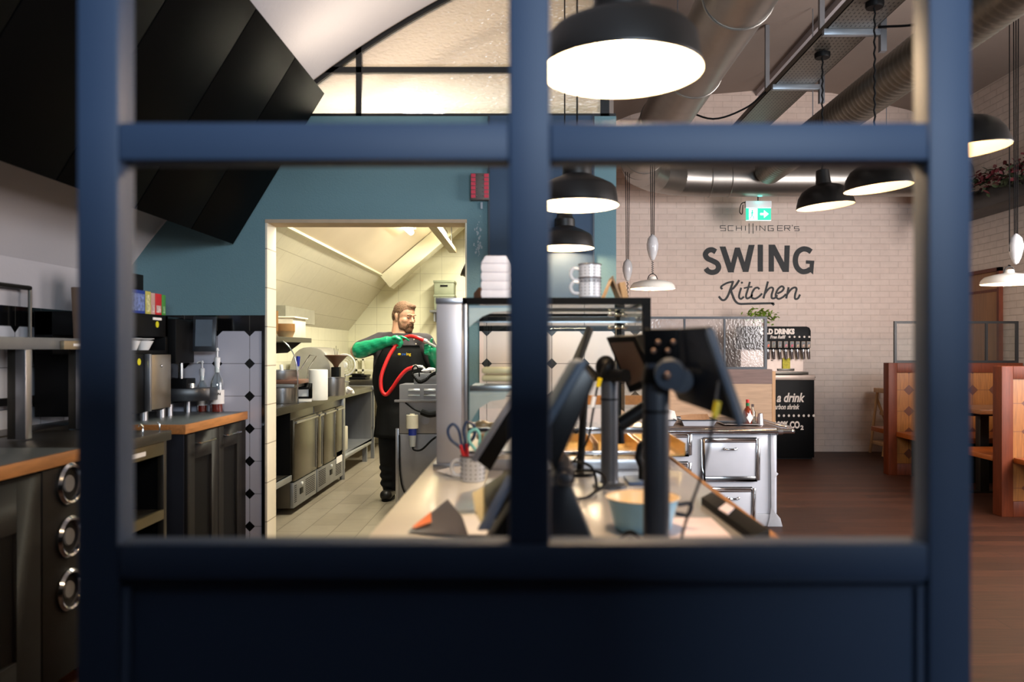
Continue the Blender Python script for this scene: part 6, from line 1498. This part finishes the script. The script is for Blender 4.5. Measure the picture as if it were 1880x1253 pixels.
for a, b in zip(ed, ed[1:]): MB().face([(a + .01, SD + .015, sz0 + .02), (b - .008, SD + .015, sz0 + .02), (b - .008, SD + .015, sz1 - .02), (a + .01, SD + .015, sz1 - .02)]).obj('pane', screen_glass, ps, fixn=False)
hw_ = thing('half_wall', 'pale wood panelled half wall with grey-brown top band below the glass screen', 'partition', (1.6, SD, 0))
MB().box((sx0, SD - .01, 0), (on_ct(1417, SD), SD + .08, dz(705, SD))).obj('panel', wood_panel, hw_)
MB().box((sx0, SD - .015, dz(705, SD)), (on_ct(1417, SD), SD + .085, sz0)).obj('top_band', wood_grey, hw_)
MB().box((on_ct(1417, SD), SD - .015, 0), (on_ct(1423, SD), SD + .09, sz0 - .02)).obj('end_post', wood_lt, hw_)

# ------------------------------------------------------------------ antique stove
SD2 = 5.76
def sx_(p): return (p - 970) * SD2 / F
def sz_(p): return CAMZ + (642 - p) * SD2 / F
sv = thing('antique_stove', 'antique white enamel stove with chrome trimmed doors and brass rail', 'stove', (1.2, 6.1, 0))
bx0, bx1 = .60, sx_(1427); SB = 6.65
MB().box((bx0, SD2 + .01, .09), (bx1, SB, sz_(795))).obj('body', enamel, sv, .006)
MB().box((bx0 - .01, SD2 - .01, sz_(795)), (bx1 + .01, SB + .02, sz_(787))).obj('chrome_edge', chrome, sv, .008)
MB().box((bx0, SD2 + .0, sz_(787)), (bx1, SB, sz_(785))).obj('cooktop', mat('worn_brown_plate', (86, 68, 58), rough=.3, metal=.4, var=.2, scale=8), sv, .002)
MB().prism([(bx0, 0), (bx1 - .02, 0), (bx1 + .03, 0), (bx1 + .02, .04), (bx1, .06), (bx1 - .06, .09), (bx0, .09)], SD2 + .0, SD2 + .06, 'y').obj('plinth', mat('grey_enamel', (176, 178, 184), rough=.3), sv, .003)
MB().box((bx0 + .02, SD2 + .06, 0), (bx1, SB, .09)).obj('base', MATS['grey_enamel'], sv, .003)
def sdoor(a, b, t, bt, nm, handle=None):
    o = MB().box((sx_(a), SD2 - .006, sz_(bt)), (sx_(b), SD2 + .01, sz_(t))).obj(nm, enamel, sv, .004)
    f = MB(); w_ = .03
    X0, X1, Z0, Z1 = sx_(a), sx_(b), sz_(bt), sz_(t)
    f.box((X0 - w_, SD2 - .012, Z0 - w_), (X0, SD2 + .008, Z1 + w_)).box((X1, SD2 - .012, Z0 - w_), (X1 + w_, SD2 + .008, Z1 + w_)).box((X0, SD2 - .012, Z1), (X1, SD2 + .008, Z1 + w_)).box((X0, SD2 - .012, Z0 - w_), (X1, SD2 + .008, Z0))
    f.obj('trim', chrome, o, .007)
    if handle:
        hx, hz, hl = handle; hx = sx_(hx); hz = sz_(hz); hl = hl * SD2 / F
        MB().tube(spline([(hx - hl, SD2 - .006, hz), (hx - hl * .8, SD2 - .03, hz), (hx + hl * .8, SD2 - .03, hz), (hx + hl, SD2 - .006, hz)], 4), .006, 8).ell((hx - hl, SD2 - .012, hz), (.011, .008, .011)).ell((hx + hl, SD2 - .012, hz), (.011, .008, .011)).obj('handle', chrome, o)
    return o
sdoor(1293, 1388, 813, 875, 'oven_door', (1340, 824.5, 11))
sdoor(1215, 1263, 804, 829, 'drawer', (1243, 817, 10))
sdoor(1215, 1262, 857, 880, 'drawer', (1240, 868, 10))
sdoor(1280, 1380, 904, 952, 'lower_door', (1345, 915, 10))
sdoor(1100, 1190, 804, 829, 'drawer', (1145, 817, 10)); sdoor(1090, 1195, 857, 952, 'ash_door', (1145, 880, 10))
MB().prism([(sx_(1414), sz_(795)), (sx_(1420), sz_(800)), (sx_(1422), sz_(865)), (sx_(1428.5), sz_(870)), (sx_(1422), sz_(878)), (sx_(1422), sz_(940)), (sx_(1432), .06), (sx_(1436), .0), (sx_(1408), .0), (sx_(1412), .06), (sx_(1415), sz_(930))], SD2 - .012, SD2 + .005, 'y').obj('corner_moulding', MATS['grey_enamel'], sv, .003)
# rail around the stove: brass tube bowing out at the corner
brass = mat('worn_brass', (196, 170, 130), rough=.25, metal=.95)
rp_ = [(bx0, SD2 - .04, sz_(791.5)), (sx_(1425), SD2 - .04, sz_(791.5)), (sx_(1447), SD2 - .03, sz_(791)), (sx_(1455), SD2 + .08, sz_(788)), (sx_(1449), SD2 + .3, sz_(788)), (sx_(1449), SB, sz_(788))]
MB().tube(spline(rp_, 6), .017, 14).obj('rail', chrome, sv)
MB().tube([(bx0, SD2 - .03, sz_(791)), (sx_(1425), SD2 - .03, sz_(791))], .012, 10).cyl((sx_(1424), SD2 - .04, sz_(791.5)), (sx_(1433), SD2 - .04, sz_(791.5)), .026, .024).box((sx_(1425), SD2 - .03, sz_(794)), (sx_(1432), SD2 + .03, sz_(790))).obj('rail_bracket', chrome, sv)
ST = sz_(785)
def stray(x0, x1, y0_, y1_, lb, m=enamel, h=.042, rim=navy_dk):
    t = thing('serving_tray', lb, 'tray', ((x0 + x1) / 2, (y0_ + y1_) / 2, ST))
    mb = MB(); b0 = [(x0 + .022, y0_ + .015, ST), (x1 - .022, y0_ + .015, ST), (x1 - .03, y1_ - .03, ST), (x0 + .03, y1_ - .03, ST)]; b1_ = [(x0, y0_, ST + h), (x1, y0_, ST + h), (x1, y1_, ST + h), (x0, y1_, ST + h)]
    v0 = mb.verts(b0); v1 = mb.verts(b1_); mb.skin(v0, v1); mb.bm.faces.new(v0[::-1])
    mb.obj('pan', m, t, fixn=False)
    MB().tube([Vector(p) for p in b1_], .005, 6, True).obj('rim', rim, t)
    return t
stray(sx_(1256), sx_(1322), 5.85, 6.15, 'white enamel tray with blue rim in the middle of the stove top')
stray(sx_(1195), sx_(1246), 5.85, 6.15, 'white enamel tray with paper behind the nearest pole on the stove')
stray(sx_(1336), sx_(1402), 5.85, 6.12, 'dark flat tray carrying the sauce bottle on the stove', m=black_gloss, h=.012, rim=steel)
pp = MB()
for k in range(5): pp.face([(sx_(1262 + k * 9), 5.95 + k * .02, ST + .02), (sx_(1285 + k * 7), 5.92, ST + .03 + k * .004), (sx_(1287 + k * 7), 6.05, ST + .075), (sx_(1264 + k * 7), 6.08, ST + .06)])
tag(pp.obj('kraft_paper_sheets', mat('kraft_paper', (190, 150, 116), rough=.8), None, fixn=False), 'loose brown paper sheets in the enamel tray on the stove', 'paper')
pw = MB().face([(sx_(1228), 5.95, ST + .03), (sx_(1253), 5.95, ST + .03), (sx_(1250), 6.0, ST + .10), (sx_(1232), 6.02, ST + .12)]).obj('white_paper_bag', paper, None, fixn=False)
tag(pw, 'crumpled white paper bag standing on the stove beside the nearest pole', 'paper bag')
# sauce bottle, shaker and cups
sb2 = thing('sauce_bottle', 'hot sauce bottle with red cap and white diamond label on the stove', 'bottle', (sx_(1373), 5.95, ST + .003))
bcx = on_ct(1372.5, 5.95); c = (bcx, 5.95, ST + .002)
MB().lathe([(0, 0), (.032, 0), (.034, .006), (.034, .09), (.026, .115), (.014, .13), (.0125, .16), (0, .16)], c, 24).obj('glass', mat('sauce_red_brown', (120, 44, 22), rough=.12, var=0), sb2)
MB().lathe([(.0135, .128), (.0135, .165), (0, .165)], c, 18).obj('green_collar', mat('green_foil', (22, 110, 60), rough=.3), sb2)
MB().lathe([(.0125, .165), (.0125, .19), (0, .19)], c, 18).obj('cap', mat('red_cap', (206, 36, 30), rough=.4), sb2)
MB().prism([(bcx + .008, c[2] + .012), (bcx + .033, c[2] + .055), (bcx + .008, c[2] + .098), (bcx - .017, c[2] + .055)], 5.95 - .0375, 5.95 - .030, 'y').obj('label', paper, sb2)
sh2 = thing('glass_shaker', 'clear glass bottle right beside the hot sauce on the stove', 'bottle', (on_ct(1383, 6.0), 6.0, ST + .003))
c = (on_ct(1383, 6.0), 6.02, ST + .002)
MB().lathe([(0, 0), (.02, 0), (.022, .005), (.022, .09), (.010, .11), (.010, .13), (0, .13)], c, 20).obj('glass', clear, sh2)
MB().lathe([(.011, .13), (.012, .15), (0, .15)], c, 14).obj('cap', chrome, sh2)
tag(MB().lathe([(.028, 0), (.018, .085), (0, .09)], (on_ct(1396, 5.92), 5.92, ST + .003), 24).obj('metal_shaker', mat('pewter', (176, 168, 172), rough=.2, metal=.9)), 'small tapered metal cup at the right end of the stove tray', 'cup')

# ------------------------------------------------------------------ booths
octo_wood = octo_mat('inlaid_wood_octagons', .22, (0, 2), (0, 0), (150, 92, 36), (84, 40, 18), (100, 56, 24), dia=.25, rough=.4, gl=.012, wood=True)
def booth(Y, x0, x1, h, lb, seat_back):
    t = thing('booth_bench', lb, 'booth', (x0, Y, 0))
    MB().box((x0, Y, 0), (x0 + .09, Y + .12, h)).obj('end_post', wood_red, t, .004)
    MB().box((x0 + .09, Y + .02, .12), (x1, Y + .10, h - .10)).obj('inlaid_panel', octo_wood, t)
    MB().box((x0 + .09, Y, h - .10), (x1, Y + .12, h)).obj('frame_rail', wood_red, t, .003); MB().box((x0 + .09, Y, 0), (x1, Y + .12, .12)).obj('frame_rail', wood_red, t, .003)
    return t
bA = booth(6.08, 3.67, XR - .01, 1.17, 'near wooden booth bench with inlaid octagon panels at the right edge', True)
bB = booth(8.10, 3.72, XR - .01, 1.16, 'far wooden booth bench with inlaid octagon panels by the brick wall', False)
MB().box((3.80, 7.50, .40), (XR - .01, 8.10, .45)).obj('seat', wood_seat, bB, .004)
MB().box((3.95, 7.62, 0), (XR - .01, 8.08, .40)).obj('seat_base', black, bB)
MB().box((3.66, 6.20, .42), (XR - .01, 6.78, .46)).obj('seat', wood_seat, bA, .004)
MB().box((3.95, 6.22, 0), (XR - .01, 6.6, .42)).obj('seat_base', black, bA)
MB().box((3.80, 8.21, .40), (XR - .01, 8.7, .45)).obj('seat', wood_seat, bB, .004); MB().box((3.95, 8.22, 0), (XR - .01, 8.6, .40)).obj('seat_base', black, bB)
MB().box((3.76, 5.60, .42), (XR - .01, 6.08, .46)).obj('seat', wood_seat, bA, .004); MB().box((4.1, 5.7, 0), (XR - .01, 6.06, .42)).obj('seat_base', black, bA)
gsn = thing('glass_screen', 'black framed clear glass screen mounted on top of the far booth', 'screen', (4.4, 8.15, 1.16))
gz1 = CAMZ + (642 - 590) * 8.15 / F
gx1 = (1869 - 970) * 8.15 / F
f_ = MB(); f_.box((3.8, 8.14, gz1 - .025), (gx1, 8.165, gz1)).box((3.8, 8.14, 1.16), (gx1, 8.165, 1.185)).box((gx1 - .025, 8.14, 1.185), (gx1, 8.165, gz1 - .025)).box((3.8, 8.14, 1.185), (3.825, 8.165, gz1 - .025)).box(((1811 - 970) * 8.15 / F - .01, 8.14, 1.185), ((1811 - 970) * 8.15 / F + .01, 8.165, gz1 - .025))
f_.obj('frame', black_metal, gsn)
MB().face([(3.82, 8.152, 1.18), (gx1 - .02, 8.152, 1.18), (gx1 - .02, 8.152, gz1 - .02), (3.82, 8.152, gz1 - .02)]).obj('pane', case_glass, gsn, fixn=False)
dt = thing('dining_table', 'wooden dining table with black column leg between the two booths', 'table', (4.4, 7.1, 0))
MB().box((3.92, 6.80, .735), (XR - .02, 7.45, .775)).obj('tabletop', mat('table_wood', (130, 88, 58), rough=.3, var=.15, scale=6, stretch=(1, 8, 8)), dt, .004)
MB().box((4.08, 7.08, .02), (4.16, 7.16, .735)).box((3.98, 7.05, .70), (4.9, 7.19, .735)).box((3.98, 7.08, 0), (4.5, 7.16, .02)).obj('pedestal', black_metal, dt, .003)
# high chair
HD = 9.55
hc_ = thing('high_chair', 'light wooden folding high chair standing against the brick wall', 'high chair', (on_ct(1615, HD), HD, 0))
def hx(p, D=HD): return (p + 6 - 970) * D / F
def hz_(p, D=HD): return CAMZ + (642 - p) * D / F
for dy in (-.18, .18):
    MB().tube([(hx(1603), HD + dy, .02), (hx(1617), HD + dy, hz_(720))], .018, 8).obj('front_leg', wood_lt, hc_)
    MB().tube([(hx(1655), HD + dy, .02), (hx(1616), HD + dy, hz_(735))], .018, 8).obj('rear_leg', wood_lt, hc_)
MB().box((hx(1611), HD - .2, hz_(722)), (hx(1640), HD + .2, hz_(714))).obj('tray_rail', wood_lt, hc_, .004)
MB().box((hx(1612), HD - .19, hz_(795)), (hx(1645), HD + .19, hz_(790))).box((hx(1606), HD - .19, hz_(818)), (hx(1636), HD + .19, hz_(812))).obj('footboard', wood_lt, hc_, .004)
MB().box((hx(1620), HD - .17, hz_(764)), (hx(1648), HD + .17, hz_(758))).obj('seat', wood_lt, hc_, .004)

# shelf beam with plants at right
bs = thing('plant_beam', 'black beam shelf hung along the right wall and carrying plants', 'shelf', (4.8, 7, 2.8))
MB().box((4.75, 5.5, 2.78), (5.1, 9.3, 2.98)).obj('beam', black_metal, bs, .004)
MB().box((5.1, 5.6, 2.82), (XR, 5.7, 2.9)).box((5.1, 9.0, 2.82), (XR, 9.1, 2.9)).obj('bracket', black_metal, bs)
fo = thing('hanging_plants', 'dark red and green foliage trailing over the black beam shelf', 'plants', (4.85, 7.9, 2.98))
m1_ = MB(); m2_ = MB()
for k in range(16):
    yy = 7.3 + k * .11; leaves(m1_, (4.74, yy, 3.02), 10, (.05, .07, .07), .045)
    if k < 12: leaves(m2_, (4.72, yy, 3.05), 12, (.05, .06, .05), .04)
for k in range(10): leaves(m1_, (4.72, 8.55 + k * .04, 2.78 - .02 * k * .5), 5, (.03, .05, .05), .045)
m1_.obj('foliage', dark_leaf, fo, fixn=False); m2_.obj('red_leaves', red_flower, fo, fixn=False)
gp = thing('potted_fern', 'bright green fern in a pot on the beam shelf at the right edge', 'plant', (4.85, 7.0, 2.98))
leaves(MB(), (4.80, 7.0, 3.22), 120, (.07, .08, .08), .05).obj('fronds', mat('fern_green', (70, 120, 44), rough=.5, var=.2), gp, fixn=False)
MB().lathe([(0, 0), (.07, 0), (.09, .14), (.085, .142), (0, .13)], (4.85, 7.0, 2.98), 20).obj('pot', white_pl, gp)
vw = thing('ventilation_duct', 'corrugated grey duct at the top right corner of the room', 'duct', (4.2, 5.5, 3.9))
zv, xv = 3.50, 3.08
# seen at the top right: spiral duct continuing to the viewer is the same run; this second run lies further right
cr = []
for i in range(120):
    yy = 2.6 + i * .02; cr.append((.155 + (.008 if i % 2 else 0), yy))
MB().lathe([(r_, z_) for r_, z_ in cr], (3.34, 0, 3.72), 26, Matrix.Rotation(R(-90), 3, 'X')).obj('pipe', MATS['dark_galvanised'], vw)
MB().cyl((3.34, 3.2, 3.87), (3.34, 3.2, 4.58), .005, n=6).cyl((3.34, 4.6, 3.87), (3.34, 4.6, 4.58), .005, n=6).obj('hanger_rod', steel_dull, vw)

# red panel of numbered tags on the blue wall
ak = thing('key_panel', 'small grey wall box with two columns of red labels on the blue wall', 'alarm panel', (on_ct(881, WD), WD, 2.3))
kx0, kx1, kz0, kz1 = on_ct(864, 4.77), on_ct(898, 4.77), CAMZ + (642 - 367) * 4.77 / F, CAMZ + (642 - 318) * 4.77 / F
MB().box((kx0, 4.77, kz0), (kx1, WD, kz1)).obj('box', mat('brown_grey', (92, 84, 80), rough=.5), ak, .003)
rl = MB(); kn_ = MB()
for k in range(6):
    z = kz0 + .012 + k * (kz1 - kz0 - .012) / 6
    rl.box((kx0 + .003, 4.768, z), (kx0 + .030, 4.7705, z + .021)).box((kx1 - .030, 4.768, z), (kx1 - .003, 4.7705, z + .021))
    kn_.ell((kx0 + .037, 4.766, z + .012), (.003, .004, .003), None, 8, 5).ell((kx1 - .037, 4.766, z + .012), (.003, .004, .003), None, 8, 5)
sep(rl, 'red_label', mat('red_label', (206, 50, 74), rough=.5), ak); sep(kn_, 'knob', chrome, ak)
MB().box((on_ct(882, 4.8), 4.81, CAMZ + (642 - 383) * 4.8 / F), (on_ct(886, 4.8), WD, CAMZ + (642 - 371) * 4.8 / F)).obj('small_tag', steel_dull, ak)
# chipped paint on the pillar
chp = MB()
for k in range(46):
    px_ = random.gauss(878, 2.6); py_ = random.choice([random.gauss(430, 14), random.gauss(450, 7), random.gauss(440, 18)])
    q_ = W(px_, py_, WD - .0008 - k * .00008); s = random.uniform(.002, .009)
    chp.face([q_ + Vector((s * math.cos(a) * random.uniform(.4, 1), 0, s * 1.5 * math.sin(a) * random.uniform(.5, 1))) for a in [k_ * 1.05 for k_ in range(6)]])
struct(chp.obj('trim_10', mat('bare_plaster', (170, 184, 190), rough=.9), None, fixn=False))
